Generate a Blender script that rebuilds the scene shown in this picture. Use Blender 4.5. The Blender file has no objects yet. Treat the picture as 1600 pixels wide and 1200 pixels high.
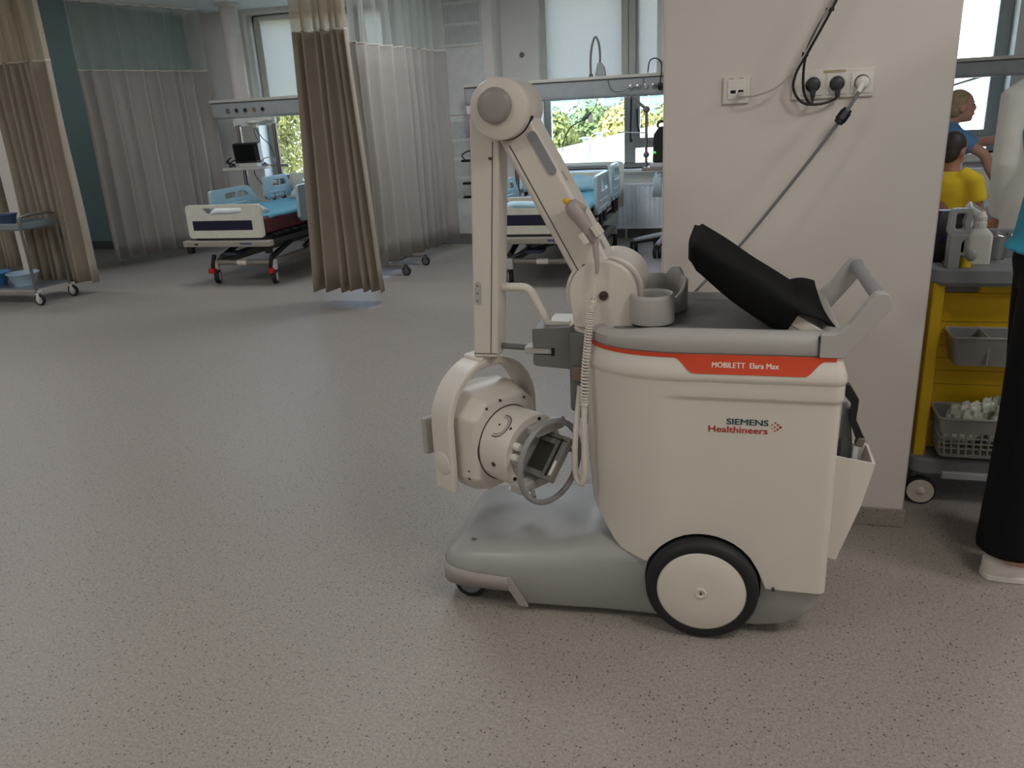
import bpy, bmesh, math, random
from mathutils import Vector, Matrix, Euler
random.seed(7)
SC = bpy.context.scene
COL = SC.collection
PI = math.pi
V = Vector

# ------------------------------------------------------------------ camera, sky, sun, exposure
cam_d = bpy.data.cameras.new('camera')
cam_d.sensor_width = 36.0
cam_d.lens = 1248.0 / 1600.0 * 36.0
cam_d.clip_start = 0.05
cam_d.clip_end = 500
cam = bpy.data.objects.new('camera', cam_d)
COL.objects.link(cam)
R3 = Matrix(((0.96448442, -0.03814611, 0.26137076),
             (0.2593105, 0.32509115, -0.90943598),
             (-0.05027787, 0.94491302, 0.32343704)))
cam.matrix_world = Matrix.Translation((0, 0, 1.40)) @ R3.to_4x4()
SC.camera = cam

world = bpy.data.worlds.new('sky')
SC.world = world
world.use_nodes = True
wn = world.node_tree.nodes
wl = world.node_tree.links
sky = wn.new('ShaderNodeTexSky')
sky.sky_type = 'NISHITA'
sky.sun_disc = False
sky.sun_elevation = math.radians(48)
sky.sun_rotation = math.radians(200)
sky.air_density = 1.0
sky.dust_density = 2.5
bg = wn['Background']
bg.inputs['Strength'].default_value = 1.7
wl.new(sky.outputs[0], bg.inputs[0])

sun_d = bpy.data.lights.new('sun', 'SUN')
sun_d.energy = 7.0
sun_d.angle = math.radians(0.6)
sun_d.color = (1.0, 0.95, 0.84)
sun = bpy.data.objects.new('sun', sun_d)
COL.objects.link(sun)
sun.rotation_euler = V((0.25, 0.62, -0.74)).to_track_quat('-Z', 'Y').to_euler()

SC.view_settings.view_transform = 'Standard'
SC.view_settings.look = 'None'
SC.view_settings.exposure = 0.0
SC.view_settings.gamma = 1.0
SC.view_settings.use_curve_mapping = False
PANEL_POWER = 14.4

# ------------------------------------------------------------------ materials
def lin(c):
    c = c / 255.0
    return c / 12.92 if c <= 0.04045 else ((c + 0.055) / 1.055) ** 2.4
def srgb(r, g, b):
    return (lin(r), lin(g), lin(b), 1.0)
MATS = {}
def mat(name, rgb, rough=0.5, metal=0.0, var=0.05, scale=12.0, bump=0.0, bscale=200.0, emit=0.0, spec=0.5):
    if name in MATS:
        return MATS[name]
    m = bpy.data.materials.new(name)
    m.use_nodes = True
    nt = m.node_tree
    b = nt.nodes['Principled BSDF']
    b.inputs['Roughness'].default_value = rough
    b.inputs['Metallic'].default_value = metal
    b.inputs['Specular IOR Level'].default_value = spec
    c = srgb(*rgb)
    tc = nt.nodes.new('ShaderNodeTexCoord')
    n = nt.nodes.new('ShaderNodeTexNoise')
    n.inputs['Scale'].default_value = scale
    n.inputs['Detail'].default_value = 4
    nt.links.new(tc.outputs['Object'], n.inputs['Vector'])
    r = nt.nodes.new('ShaderNodeValToRGB')
    r.color_ramp.elements[0].position = 0.3
    r.color_ramp.elements[1].position = 0.7
    r.color_ramp.elements[0].color = tuple(x * (1 - var) for x in c[:3]) + (1,)
    r.color_ramp.elements[1].color = tuple(min(1, x * (1 + var)) for x in c[:3]) + (1,)
    nt.links.new(n.outputs['Fac'], r.inputs['Fac'])
    nt.links.new(r.outputs['Color'], b.inputs['Base Color'])
    if bump:
        n2 = nt.nodes.new('ShaderNodeTexNoise')
        n2.inputs['Scale'].default_value = bscale
        nt.links.new(tc.outputs['Object'], n2.inputs['Vector'])
        bp = nt.nodes.new('ShaderNodeBump')
        bp.inputs['Strength'].default_value = bump
        bp.inputs['Distance'].default_value = 0.002
        nt.links.new(n2.outputs['Fac'], bp.inputs['Height'])
        nt.links.new(bp.outputs['Normal'], b.inputs['Normal'])
    if emit:
        b.inputs['Emission Color'].default_value = c
        b.inputs['Emission Strength'].default_value = emit
    MATS[name] = m
    return m

def floor_mat(name):
    m = bpy.data.materials.new(name)
    m.use_nodes = True
    nt = m.node_tree
    L = nt.links.new
    b = nt.nodes['Principled BSDF']
    tc = nt.nodes.new('ShaderNodeTexCoord')
    n = nt.nodes.new('ShaderNodeTexNoise')
    n.inputs['Scale'].default_value = 120
    n.inputs['Detail'].default_value = 5
    n.inputs['Roughness'].default_value = 0.7
    L(tc.outputs['Object'], n.inputs['Vector'])
    r = nt.nodes.new('ShaderNodeValToRGB')
    r.color_ramp.elements[0].position = 0.33
    r.color_ramp.elements[1].position = 0.68
    r.color_ramp.elements[0].color = srgb(137, 129, 121)
    r.color_ramp.elements[1].color = srgb(170, 161, 152)
    L(n.outputs['Fac'], r.inputs['Fac'])
    col = r.outputs['Color']
    for sc_, thr, c, part in ((95, 0.26, (82, 76, 71), 0.86), (150, 0.28, (110, 103, 97), 0.72), (110, 0.20, (186, 178, 169), 0.86)):
        vo = nt.nodes.new('ShaderNodeTexVoronoi')
        vo.inputs['Scale'].default_value = sc_
        mp = nt.nodes.new('ShaderNodeMapping')
        mp.inputs['Location'].default_value = (sc_ * 1.37, sc_ * 0.71, 0)
        L(tc.outputs['Object'], mp.inputs['Vector'])
        L(mp.outputs['Vector'], vo.inputs['Vector'])
        lt = nt.nodes.new('ShaderNodeMath'); lt.operation = 'LESS_THAN'
        lt.inputs[1].default_value = thr
        L(vo.outputs['Distance'], lt.inputs[0])
        sp = nt.nodes.new('ShaderNodeSeparateColor')
        L(vo.outputs['Color'], sp.inputs[0])
        gt = nt.nodes.new('ShaderNodeMath'); gt.operation = 'GREATER_THAN'
        gt.inputs[1].default_value = part
        L(sp.outputs[0], gt.inputs[0])
        mu = nt.nodes.new('ShaderNodeMath'); mu.operation = 'MULTIPLY'
        L(lt.outputs[0], mu.inputs[0]); L(gt.outputs[0], mu.inputs[1])
        mx = nt.nodes.new('ShaderNodeMix'); mx.data_type = 'RGBA'
        L(mu.outputs[0], mx.inputs['Factor'])
        L(col, mx.inputs['A'])
        mx.inputs['B'].default_value = srgb(*c)
        col = mx.outputs['Result']
    L(col, b.inputs['Base Color'])
    b.inputs['Roughness'].default_value = 0.44
    b.inputs['Specular IOR Level'].default_value = 0.45
    bp = nt.nodes.new('ShaderNodeBump')
    bp.inputs['Strength'].default_value = 0.12
    bp.inputs['Distance'].default_value = 0.001
    L(n.outputs['Fac'], bp.inputs['Height'])
    L(bp.outputs['Normal'], b.inputs['Normal'])
    MATS[name] = m
    return m

def mix_mat(name, kind, rgb, fac, rough=0.05):
    """glass pane / net / blind: a transparent or translucent share beside a reflecting one"""
    m = bpy.data.materials.new(name)
    m.use_nodes = True
    nt = m.node_tree
    L = nt.links.new
    nt.nodes.remove(nt.nodes['Principled BSDF'])
    out = nt.nodes['Material Output']
    mx = nt.nodes.new('ShaderNodeMixShader')
    mx.inputs[0].default_value = fac
    if kind == 'glass':
        a = nt.nodes.new('ShaderNodeBsdfTransparent'); a.inputs[0].default_value = (0.93, 0.97, 0.96, 1)
        b = nt.nodes.new('ShaderNodeBsdfGlossy'); b.inputs['Roughness'].default_value = rough
    elif kind == 'net':
        a = nt.nodes.new('ShaderNodeBsdfTransparent')
        b0 = nt.nodes.new('ShaderNodeBsdfDiffuse'); b0.inputs[0].default_value = srgb(*rgb)
        b1 = nt.nodes.new('ShaderNodeBsdfTranslucent'); b1.inputs[0].default_value = srgb(*rgb)
        b = nt.nodes.new('ShaderNodeMixShader'); b.inputs[0].default_value = 0.4
        L(b0.outputs[0], b.inputs[1]); L(b1.outputs[0], b.inputs[2])
    else:
        a = nt.nodes.new('ShaderNodeBsdfTranslucent'); a.inputs[0].default_value = srgb(*rgb)
        b = nt.nodes.new('ShaderNodeBsdfDiffuse'); b.inputs[0].default_value = srgb(*rgb)
    L(a.outputs[0], mx.inputs[1]); L(b.outputs[0], mx.inputs[2])
    L(mx.outputs[0], out.inputs[0])
    MATS[name] = m
    return m

# ------------------------------------------------------------------ mesh builder
def org(o):
    p = V((0, 0, 0))
    while o is not None:
        p += o.location
        o = o.parent
    return p
def tag(o, label=None, cat=None, group=None, kind=None):
    if label: o['label'] = label
    if cat: o['category'] = cat
    if group: o['group'] = group
    if kind: o['kind'] = kind
    return o
def thing(name, label, cat, loc, group=None):
    o = bpy.data.objects.new(name, None)
    o.empty_display_size = 0.1
    COL.objects.link(o)
    o.location = loc
    return tag(o, label, cat, group)
def copy_tree(o, parent=None, delta=None):
    c = o.copy()
    COL.objects.link(c)
    if parent is not None:
        c.parent = parent
    if delta is not None:
        c.location = o.location + V(delta)
    for ch in list(o.children):
        copy_tree(ch, c)
    return c

def frame_to(d, up=(0, 0, 1)):
    z = V(d).normalized()
    u = V(up)
    if abs(z.dot(u)) > 0.98:
        u = V((1, 0, 0))
    x = u.cross(z).normalized()
    y = z.cross(x)
    return x, y, z
def axes(o, x, y, z):
    """4x4 from an origin and three axis vectors"""
    m = Matrix.Identity(4)
    for i, a in enumerate((V(x), V(y), V(z), V(o))):
        for j in range(3):
            m[j][i] = a[j]
    return m
def catmull(pts, n=8, closed=False):
    P = [V(p) for p in pts]
    out = []
    N = len(P)
    for i in range(N if closed else N - 1):
        if closed:
            a, b, c, d = P[(i - 1) % N], P[i], P[(i + 1) % N], P[(i + 2) % N]
        else:
            a, b, c, d = P[max(i - 1, 0)], P[i], P[i + 1], P[min(i + 2, N - 1)]
        for k in range(n):
            t = k / n
            out.append(0.5 * ((2 * b) + (c - a) * t + (2 * a - 5 * b + 4 * c - d) * t * t + (3 * b - a - 3 * c + d) * t ** 3))
    if not closed:
        out.append(P[-1])
    return out
def fillet(poly, r, n=5):
    """round the corners of a closed 2-D polygon; r a number or one per corner"""
    out = []
    N = len(poly)
    for i in range(N):
        p = V(poly[i]).to_2d(); a = V(poly[i - 1]).to_2d(); b = V(poly[(i + 1) % N]).to_2d()
        ri = r[i] if isinstance(r, (list, tuple)) else r
        d0 = a - p; d1 = b - p
        l0, l1 = d0.length, d1.length
        if ri <= 0 or l0 < 1e-6 or l1 < 1e-6:
            out.append((p.x, p.y)); continue
        d0.normalize(); d1.normalize()
        ang = d0.angle(d1)
        t = min(ri / max(math.tan(ang / 2), 1e-4), l0 * 0.49, l1 * 0.49)
        q0 = p + d0 * t; q1 = p + d1 * t
        for k in range(n + 1):
            s = k / n
            q = q0 * (1 - s) ** 2 + p * 2 * s * (1 - s) + q1 * s * s
            out.append((q.x, q.y))
    return out
def rrect(x0, x1, y0, y1, r, n=5):
    return fillet([(x0, y0), (x1, y0), (x1, y1), (x0, y1)], r, n)

class MB:
    def __init__(self):
        self.v = []
        self.f = []
    def add(self, vs, fs):
        k = len(self.v)
        self.v += [tuple(p) for p in vs]
        self.f += [tuple(i + k for i in f) for f in fs]
        return self
    def box(self, x0, x1, y0, y1, z0, z1, M=None):
        vs = [V((x, y, z)) for z in (z0, z1) for y in (y0, y1) for x in (x0, x1)]
        if M is not None:
            vs = [M @ p for p in vs]
        return self.add(vs, [(0, 2, 3, 1), (4, 5, 7, 6), (0, 1, 5, 4), (2, 6, 7, 3), (0, 4, 6, 2), (1, 3, 7, 5)])
    def loft(self, rings, cap0=True, cap1=True, closed=True):
        n = len(rings[0]); vs = [p for r in rings for p in r]; fs = []
        for i in range(len(rings) - 1):
            for j in range(n if closed else n - 1):
                a = i * n + j; b = i * n + (j + 1) % n
                fs.append((a, b, b + n, a + n))
        if cap0: fs.append(tuple(range(n - 1, -1, -1)))
        if cap1: fs.append(tuple(range((len(rings) - 1) * n, len(rings) * n)))
        return self.add(vs, fs)
    def prism(self, poly, y0, y1, M=None):
        """polygon in x,z pushed along y"""
        r = [[V((p[0], y, p[1])) for p in poly] for y in (y0, y1)]
        if M is not None:
            r = [[M @ p for p in q] for q in r]
        return self.loft(r)
    def slab(self, poly, z0, z1, M=None):
        """polygon in x,y pushed along z"""
        r = [[V((p[0], p[1], z)) for p in poly] for z in (z0, z1)]
        if M is not None:
            r = [[M @ p for p in q] for q in r]
        return self.loft(r)
    def cyl(self, p0, p1, r0, r1=None, n=24, cap=True):
        r1 = r0 if r1 is None else r1
        p0, p1 = V(p0), V(p1)
        x, y, z = frame_to(p1 - p0)
        ring = lambda c, r: [c + x * (r * math.cos(2 * PI * i / n)) + y * (r * math.sin(2 * PI * i / n)) for i in range(n)]
        return self.loft([ring(p0, r0), ring(p1, r1)], cap, cap)
    def lathe(self, prof, o, axis, n=32, cap=True):
        """profile of (radius, distance along the axis)"""
        x, y, z = frame_to(axis)
        o = V(o)
        return self.loft([[o + z * h + x * (r * math.cos(2 * PI * i / n)) + y * (r * math.sin(2 * PI * i / n)) for i in range(n)] for r, h in prof], cap, cap)
    def tube(self, pts, r, n=10, closed=False):
        P = [V(p) for p in pts]
        N = len(P)
        rr = r if isinstance(r, (list, tuple)) else [r] * N
        T = []
        for i in range(N):
            if closed: t = P[(i + 1) % N] - P[i - 1]
            else: t = P[min(i + 1, N - 1)] - P[max(i - 1, 0)]
            T.append(t.normalized())
        x, y, _ = frame_to(T[0])
        rings = []
        for i in range(N):
            x = (x - T[i] * x.dot(T[i])).normalized()
            y = T[i].cross(x)
            rings.append([P[i] + x * (rr[i] * math.cos(2 * PI * k / n)) + y * (rr[i] * math.sin(2 * PI * k / n)) for k in range(n)])
        if closed:
            rings.append(rings[0])
            return self.loft(rings, False, False)
        return self.loft(rings)
    def sph(self, c, r, nu=16, nv=10, M=None):
        if not isinstance(r, (list, tuple)): r = (r, r, r)
        c = V(c)
        vs = []; fs = []
        for i in range(1, nv):
            th = PI * i / nv
            for j in range(nu):
                ph = 2 * PI * j / nu
                vs.append(V((r[0] * math.sin(th) * math.cos(ph), r[1] * math.sin(th) * math.sin(ph), r[2] * math.cos(th))))
        vs.append(V((0, 0, r[2]))); vs.append(V((0, 0, -r[2])))
        t, b = len(vs) - 2, len(vs) - 1
        for i in range(nv - 2):
            for j in range(nu):
                a = i * nu + j; d = i * nu + (j + 1) % nu
                fs.append((a, a + nu, d + nu, d))
        for j in range(nu):
            fs.append((t, j, (j + 1) % nu))
            k = (nv - 2) * nu
            fs.append((b, k + (j + 1) % nu, k + j))
        if M is not None:
            vs = [M.to_3x3() @ p for p in vs]
        return self.add([c + p for p in vs], fs)
    def grid(self, fn, nu, nv):
        vs = [fn(i / nu, j / nv) for j in range(nv + 1) for i in range(nu + 1)]
        fs = [(j * (nu + 1) + i, j * (nu + 1) + i + 1, (j + 1) * (nu + 1) + i + 1, (j + 1) * (nu + 1) + i) for j in range(nv) for i in range(nu)]
        return self.add(vs, fs)
    def plate_hole(self, outer, inner, y0, y1, M=None, n=56):
        """plate in x,z with one opening"""
        c = V((sum(p[0] for p in inner) / len(inner), sum(p[1] for p in inner) / len(inner)))
        def hit(poly, a):
            d = V((math.cos(a), math.sin(a)))
            best = None
            for i in range(len(poly)):
                p = V(poly[i - 1][:2]) - c; q = V(poly[i][:2]) - c
                e = q - p
                den = d.x * e.y - d.y * e.x
                if abs(den) < 1e-9: continue
                t = (p.x * e.y - p.y * e.x) / den
                s = (p.x * d.y - p.y * d.x) / den
                if t > 0 and -1e-6 <= s <= 1 + 1e-6 and (best is None or t > best): best = t
            return c + d * (best or 0.01)
        angs = set(2 * PI * i / n for i in range(n))
        for poly in (outer, inner):
            for p in poly:
                angs.add(math.atan2(p[1] - c.y, p[0] - c.x) % (2 * PI))
        angs = sorted(angs)
        keep = [angs[0]]
        for a in angs[1:]:
            if a - keep[-1] > 0.004: keep.append(a)
        o = [hit(outer, a) for a in keep]; i_ = [hit(inner, a) for a in keep]
        P = lambda q, y: (M @ V((q.x, y, q.y))) if M is not None else V((q.x, y, q.y))
        rings = [[P(q, y0) for q in o], [P(q, y1) for q in o], [P(q, y1) for q in i_], [P(q, y0) for q in i_], [P(q, y0) for q in o]]
        return self.loft(rings, False, False)
    def build(self, name, m, parent=None, loc=None, bevel=0.0, seg=2, smooth=38, solid=0.0, remesh=0.0, sub=0, kind=None, label=None):
        base = org(parent) if parent is not None else V(loc or (0, 0, 0))
        me = bpy.data.meshes.new(name)
        me.from_pydata([tuple(V(p) - base) for p in self.v], [], self.f)
        me.validate()
        bm = bmesh.new(); bm.from_mesh(me)
        bmesh.ops.recalc_face_normals(bm, faces=bm.faces)
        bm.to_mesh(me); bm.free()
        if smooth:
            me.polygons.foreach_set('use_smooth', [True] * len(me.polygons))
            me.set_sharp_from_angle(angle=math.radians(smooth))
        me.materials.append(m)
        o = bpy.data.objects.new(name, me)
        COL.objects.link(o)
        if parent is not None: o.parent = parent
        else: o.location = base
        if remesh:
            md = o.modifiers.new('remesh', 'REMESH'); md.mode = 'VOXEL'; md.voxel_size = remesh; md.use_smooth_shade = True
            ms = o.modifiers.new('relax', 'SMOOTH'); ms.factor = 0.5; ms.iterations = 5
        if solid:
            md = o.modifiers.new('thick', 'SOLIDIFY'); md.thickness = solid; md.offset = 0
        if bevel:
            md = o.modifiers.new('bevel', 'BEVEL'); md.width = bevel; md.segments = seg; md.limit_method = 'ANGLE'
            md.angle_limit = math.radians(40); md.harden_normals = True
        if sub:
            md = o.modifiers.new('sub', 'SUBSURF'); md.levels = sub; md.render_levels = sub
        if kind: o['kind'] = kind
        if label: o['label'] = label
        return o

def text(name, s, m, parent, center, width, height, rot=(PI / 2, 0, 0), depth=0.0004, bold=0.0):
    cu = bpy.data.curves.new(name, 'FONT')
    cu.body = s
    cu.size = 1.0
    cu.extrude = 0.02
    cu.resolution_u = 3
    to = bpy.data.objects.new(name + '_curve', cu)
    COL.objects.link(to)
    dg = bpy.context.evaluated_depsgraph_get()
    me = bpy.data.meshes.new_from_object(to.evaluated_get(dg))
    bpy.data.objects.remove(to)
    bpy.data.curves.remove(cu)
    xs = [v.co.x for v in me.vertices]; ys = [v.co.y for v in me.vertices]
    cx, cy = (min(xs) + max(xs)) / 2, (min(ys) + max(ys)) / 2
    sx, sy = width / (max(xs) - min(xs)), height / (max(ys) - min(ys))
    R = Euler(rot).to_matrix()
    base = V(center) - org(parent)
    for v in me.vertices:
        v.co = R @ V(((v.co.x - cx) * sx, (v.co.y - cy) * sy, v.co.z * depth / 0.02)) + base
    me.materials.clear(); me.materials.append(m)
    if bold:
        nv = len(me.vertices); vs = [v.co.copy() for v in me.vertices]; fs = [tuple(f.vertices) for f in me.polygons]
        ax = R @ V((1, 0, 0))
        VV, FF = [], []
        for k, d in enumerate((-bold, 0.0, bold)):
            VV += [v + ax * d - (R @ V((0, 0, 1))) * (0.00002 * k) for v in vs]; FF += [tuple(i + nv * k for i in f) for f in fs]
        me2 = bpy.data.meshes.new(name); me2.from_pydata([tuple(v) for v in VV], [], FF); me2.materials.append(m)
        bpy.data.meshes.remove(me); me = me2
    me.name = name
    o = bpy.data.objects.new(name, me)
    COL.objects.link(o)
    o.parent = parent
    return o
def sst(a, b, x):
    t = min(1, max(0, (x - a) / (b - a)))
    return t * t * (3 - 2 * t)
# ------------------------------------------------------------------ shared materials
FLOOR = floor_mat('speckled_vinyl')
WALL = mat('warm_white_paint', (222, 214, 206), 0.6, var=0.015, scale=2)
WALLG = mat('grey_white_paint', (224, 219, 212), 0.6, var=0.02, scale=2)
TEAL = mat('teal_paint', (124, 152, 155), 0.55, var=0.03, scale=2)
CEIL = mat('ceiling_paint', (226, 230, 232), 0.7, var=0.01)
SKIRT = mat('grey_skirting', (112, 113, 112), 0.45)
FRAME = mat('window_frame_grey', (150, 152, 152), 0.4)
FRAMEL = mat('window_frame_light', (214, 212, 205), 0.4)
WHITEP = mat('white_plastic', (226, 220, 210), 0.35, var=0.02)
BODYW = mat('machine_white', (216, 208, 197), 0.38, var=0.012, scale=5)
GREY = mat('machine_grey', (174, 170, 165), 0.42, var=0.02, bump=0.05, bscale=600)
GREYD = mat('machine_dark_grey', (112, 110, 108), 0.45, var=0.03)
BASEG = mat('chassis_grey', (160, 159, 155), 0.36, var=0.02)
BUMPG = mat('bumper_grey', (158, 149, 145), 0.5)
ORANGE = mat('orange_red', (206, 66, 26), 0.4, var=0.02)
INKW = mat('ink_white', (232, 222, 210), 0.5, var=0.0)
INKT = mat('ink_teal', (10, 62, 74), 0.5, var=0.0)
INKR = mat('ink_red', (170, 30, 30), 0.5, var=0.0)
BLACK = mat('black_plastic', (22, 22, 22), 0.4)
RUBBER = mat('black_rubber', (24, 24, 24), 0.6)
DARK = mat('dark_gap', (12, 12, 12), 0.8)
CLOTHB = mat('black_fabric', (13, 13, 13), 0.85, var=0.15, bump=0.3, bscale=900, spec=0.15)
STEEL = mat('steel', (170, 170, 168), 0.28, metal=0.9)
SCREW = mat('screw_metal', (95, 88, 78), 0.35, metal=0.8)
YEL = mat('yellow_button', (236, 178, 20), 0.4)
NAVY = mat('navy_panel', (22, 24, 58), 0.35)
BEDW = mat('bed_cream', (236, 234, 218), 0.4)
BEDB = mat('rail_pale_blue', (178, 200, 205), 0.35)
MAROON = mat('maroon_vinyl', (92, 38, 44), 0.5)
SHEET = mat('turquoise_sheet', (96, 160, 180), 0.8, var=0.08, scale=6)
LINEN = mat('white_linen', (226, 228, 228), 0.85, var=0.04, scale=8)
CARB = mat('bed_dark_steel', (66, 66, 68), 0.4, metal=0.3)
TUBE = mat('bed_tube_grey', (142, 134, 124), 0.4, metal=0.2)
RED = mat('red_plastic', (196, 30, 34), 0.4)
CURA = mat('curtain_warm_grey', (172, 160, 143), 0.85, var=0.04, scale=3, spec=0.2)
CURB = mat('curtain_grey', (170, 164, 156), 0.85, var=0.04, scale=3, spec=0.2)
HEM = mat('curtain_hem', (224, 216, 200), 0.8)
NET = mix_mat('curtain_net', 'net', (208, 195, 172), 0.70)
NETB = mix_mat('curtain_net_thin', 'net', (212, 216, 208), 0.36)
GLASS = mix_mat('window_glass', 'glass', (255, 255, 255), 0.06, 0.02)
BLIND = mix_mat('blind_fabric', 'blind', (206, 202, 198), 0.35)
RAILM = mat('bedhead_beam', (178, 180, 180), 0.4)
YPAN = mat('yellow_panel', (226, 186, 24), 0.5, var=0.05)
CARTG = mat('cart_grey', (138, 142, 146), 0.35)
BIN = mat('bin_grey', (150, 149, 146), 0.45)
STONE_ = None

# ------------------------------------------------------------------ room shell
def struct(name, mb, m, **k):
    return mb.build(name, m, kind='structure', smooth=k.pop('smooth', 30), **k)
struct('floor', MB().box(-10.0, 5.2, -4.2, 9.35, -0.06, 0.0), FLOOR)
c = MB()
c.box(-6.45, 5.2, -4.2, 9.35, 2.65, 2.80)
c.box(-10.0, -6.45, -4.2, 9.35, 3.02, 3.17)
c.box(-6.47, -6.43, -4.2, 9.35, 2.65, 3.17)
c.box(-10.2, 5.4, -4.4, 9.6, 3.17, 3.5)
struct('ceiling', c, CEIL)
struct('wall_left', MB().box(-10.2, -9.0, -4.2, 9.35, 0, 3.02), WALLG)
struct('wall_right', MB().box(4.6, 5.4, -4.2, 9.35, 0, 2.65), WALL)
struct('wall_front', MB().box(-10.2, 5.4, -4.4, -4.0, 0, 3.02), WALL)
struct('wall_corner', MB().box(-9.0, -6.36, 8.45, 9.25, 0, 3.02), TEAL)
WY0, WY1 = 8.95, 9.25
OPEN = [(-5.57, -3.72), (-2.087, -0.46), (1.25, 2.44)]
ZS, ZT = 0.74, 2.60
w = MB()
xs = [-6.36] + [a for o_ in OPEN for a in o_] + [4.6]
for i in range(0, len(xs), 2):
    w.box(xs[i], xs[i + 1], WY0, WY1, 0, 2.65)
for a, b in OPEN:
    w.box(a, b, WY0, WY1, 0, ZS)
    w.box(a, b, WY0, WY1, ZT, 2.65)
struct('wall_back', w, WALLG)
# the shaft between the two left bays: ribbed and plain panels, each a piece
sh = struct('wall_shaft', MB().box(-3.72, -2.49, 8.62, 8.95, 0, 2.65), WALL, bevel=0.006)
for z0, z1, rib in ((2.06, 2.64, 1), (1.385, 2.045, 0), (0.515, 1.37, 1), (0.115, 0.50, 0)):
    p = MB().box(-3.70, -2.60, 8.606, 8.622, z0, z1)
    o = p.build('panel', mat('panel_grey', (206, 207, 203), 0.5), sh, bevel=0.003)
    if rib:
        r = MB()
        x = -3.66
        while x < -2.62:
            zz = z0 + 0.03
            while zz < z1 - 0.05:
                z2 = min(zz + 0.17, z1 - 0.03)
                r.box(x, x + 0.011, 8.598, 8.607, zz, z2)
                zz += 0.20
            x += 0.024
        r.build('rib_field', mat('panel_rib', (186, 188, 184), 0.5), o, kind='stuff', smooth=0)
struct('baseboard_shaft', MB().box(-3.72, -2.48, 8.60, 8.62, 0, 0.105), SKIRT)
struct('baseboard_corner', MB().box(-9.0, -6.36, 8.43, 8.45, 0, 0.10), mat('dark_skirting', (80, 84, 84), 0.4))
struct('baseboard_back', MB().box(-6.36, 4.6, 8.93, 8.95, 0, 0.10), SKIRT)
struct('wall_middle', MB().box(-0.228, 0.584, 2.65, 8.95, 0, 2.65), WALL, bevel=0.008)
struct('baseboard_middle', MB().box(-0.234, 0.590, 2.642, 2.652, 0, 0.066), FLOOR, bevel=0.003)
struct('trim_1', MB().box(-7.09, -6.80, 6.6, 6.9, 0, 3.02), WALL, bevel=0.006)

def make_window(name, x0, x1, muls, sash=None, blinds=()):
    y0, y1 = 9.14, 9.21
    root = thing(name, None, None, (x0, 9.14, ZS))
    del_keys = [k for k in root.keys()]
    root['kind'] = 'structure'
    f = MB()
    t = 0.075
    f.box(x0, x0 + t, y0, y1, ZS, ZT); f.box(x1 - t, x1, y0, y1, ZS, ZT)
    f.box(x0, x1, y0, y1, ZT - t, ZT); f.box(x0, x1, y0, y1, ZS, ZS + 0.05)
    f.build('window_frame', FRAME, root, bevel=0.004)
    edges = [x0 + t] + [v for a, b in muls for v in (a, b)] + [x1 - t]
    for a, b in muls:
        MB().box(a, b, y0 - 0.012, y1, ZS + 0.05, ZT - t).build('mullion', FRAME, root, bevel=0.004)
    for i in range(0, len(edges), 2):
        a, b = edges[i], edges[i + 1]
        if sash and i // 2 == sash[0]:
            MB().box(a, b, y0 - 0.012, y1, sash[1], sash[2]).build('transom', FRAME, root, bevel=0.004)
            s = MB().plate_hole([(a, sash[2]), (b, sash[2]), (b, ZT - t), (a, ZT - t)], [(a + .05, sash[2] + .05), (b - .05, sash[2] + .05), (b - .05, ZT - t - .05), (a + .05, ZT - t - .05)], y0 - 0.02, y0 + 0.03)
            so = s.build('sash', FRAME, root, bevel=0.003)
            MB().tube(catmull([(a + 0.025, y0 - 0.03, sash[2] + 0.35), (a + 0.03, y0 - 0.05, sash[2] + 0.2), (a + 0.05, y0 - 0.05, sash[2] + 0.1)], 4), 0.012, 8).build('sash_handle', BLACK, so)
            MB().box(a, b, 9.168, 9.176, ZS + 0.05, sash[1]).build('pane', GLASS, root, smooth=0)
            MB().box(a, b, 9.168, 9.176, sash[2], ZT - t).build('pane', GLASS, root, smooth=0)
        else:
            MB().box(a, b, 9.168, 9.176, ZS + 0.05, ZT - t).build('pane', GLASS, root, smooth=0)
    MB().box(x0 - 0.02, x1 + 0.02, 8.86, 9.14, ZS - 0.035, ZS).build('window_sill', WHITEP, root, bevel=0.006)
    return root
make_window('window_1', -5.57, -3.72, [(-4.30, -4.14)])
make_window('window_2', -2.087, -0.46, [(-1.20, -1.08)], sash=(1, 0.945, 1.0))
make_window('window_3', 1.25, 2.44, [(1.66, 1.74)], sash=(1, 0.885, 0.945))
def blind(x0, x1, zb, label):
    t = thing('roller_blind', label, 'blind', (x0, 9.10, ZT), 'roller blinds over the ward windows')
    MB().box(x0, x1, 9.100, 9.103, zb, ZT - 0.05).build('blind_fabric', BLIND, t, smooth=0)
    MB().cyl((x0, 9.10, ZT - 0.04), (x1, 9.10, ZT - 0.04), 0.028, n=16).build('blind_roller', FRAMEL, t)
    MB().box(x0, x1, 9.094, 9.109, zb - 0.02, zb).build('bottom_bar', FRAMEL, t, bevel=0.003)
    for xx in (x0 - 0.012, x1 + 0.012):
        MB().box(xx - 0.035 + (-0.02 if xx < (x0 + x1) / 2 else 0.02), xx + 0.035 + (-0.02 if xx < (x0 + x1) / 2 else 0.02), 9.085, 9.118, zb - 0.02, ZT - 0.02).build('guide_channel', mat('blind_channel', (196, 194, 182), 0.5), t, bevel=0.003)
blind(-5.45, -4.32, 1.60, 'pale roller blind left of the tall grey drop curtain, above the bed monitor')
blind(-4.12, -3.80, 1.60, 'narrow pale roller blind glimpsed through the net of the front curtain')
blind(-2.035, -1.215, 1.60, 'wide pale roller blind behind the flexible lamp loop')
blind(-1.075, -0.55, 1.60, 'narrow pale roller blind beside the white wall with sockets')

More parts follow.
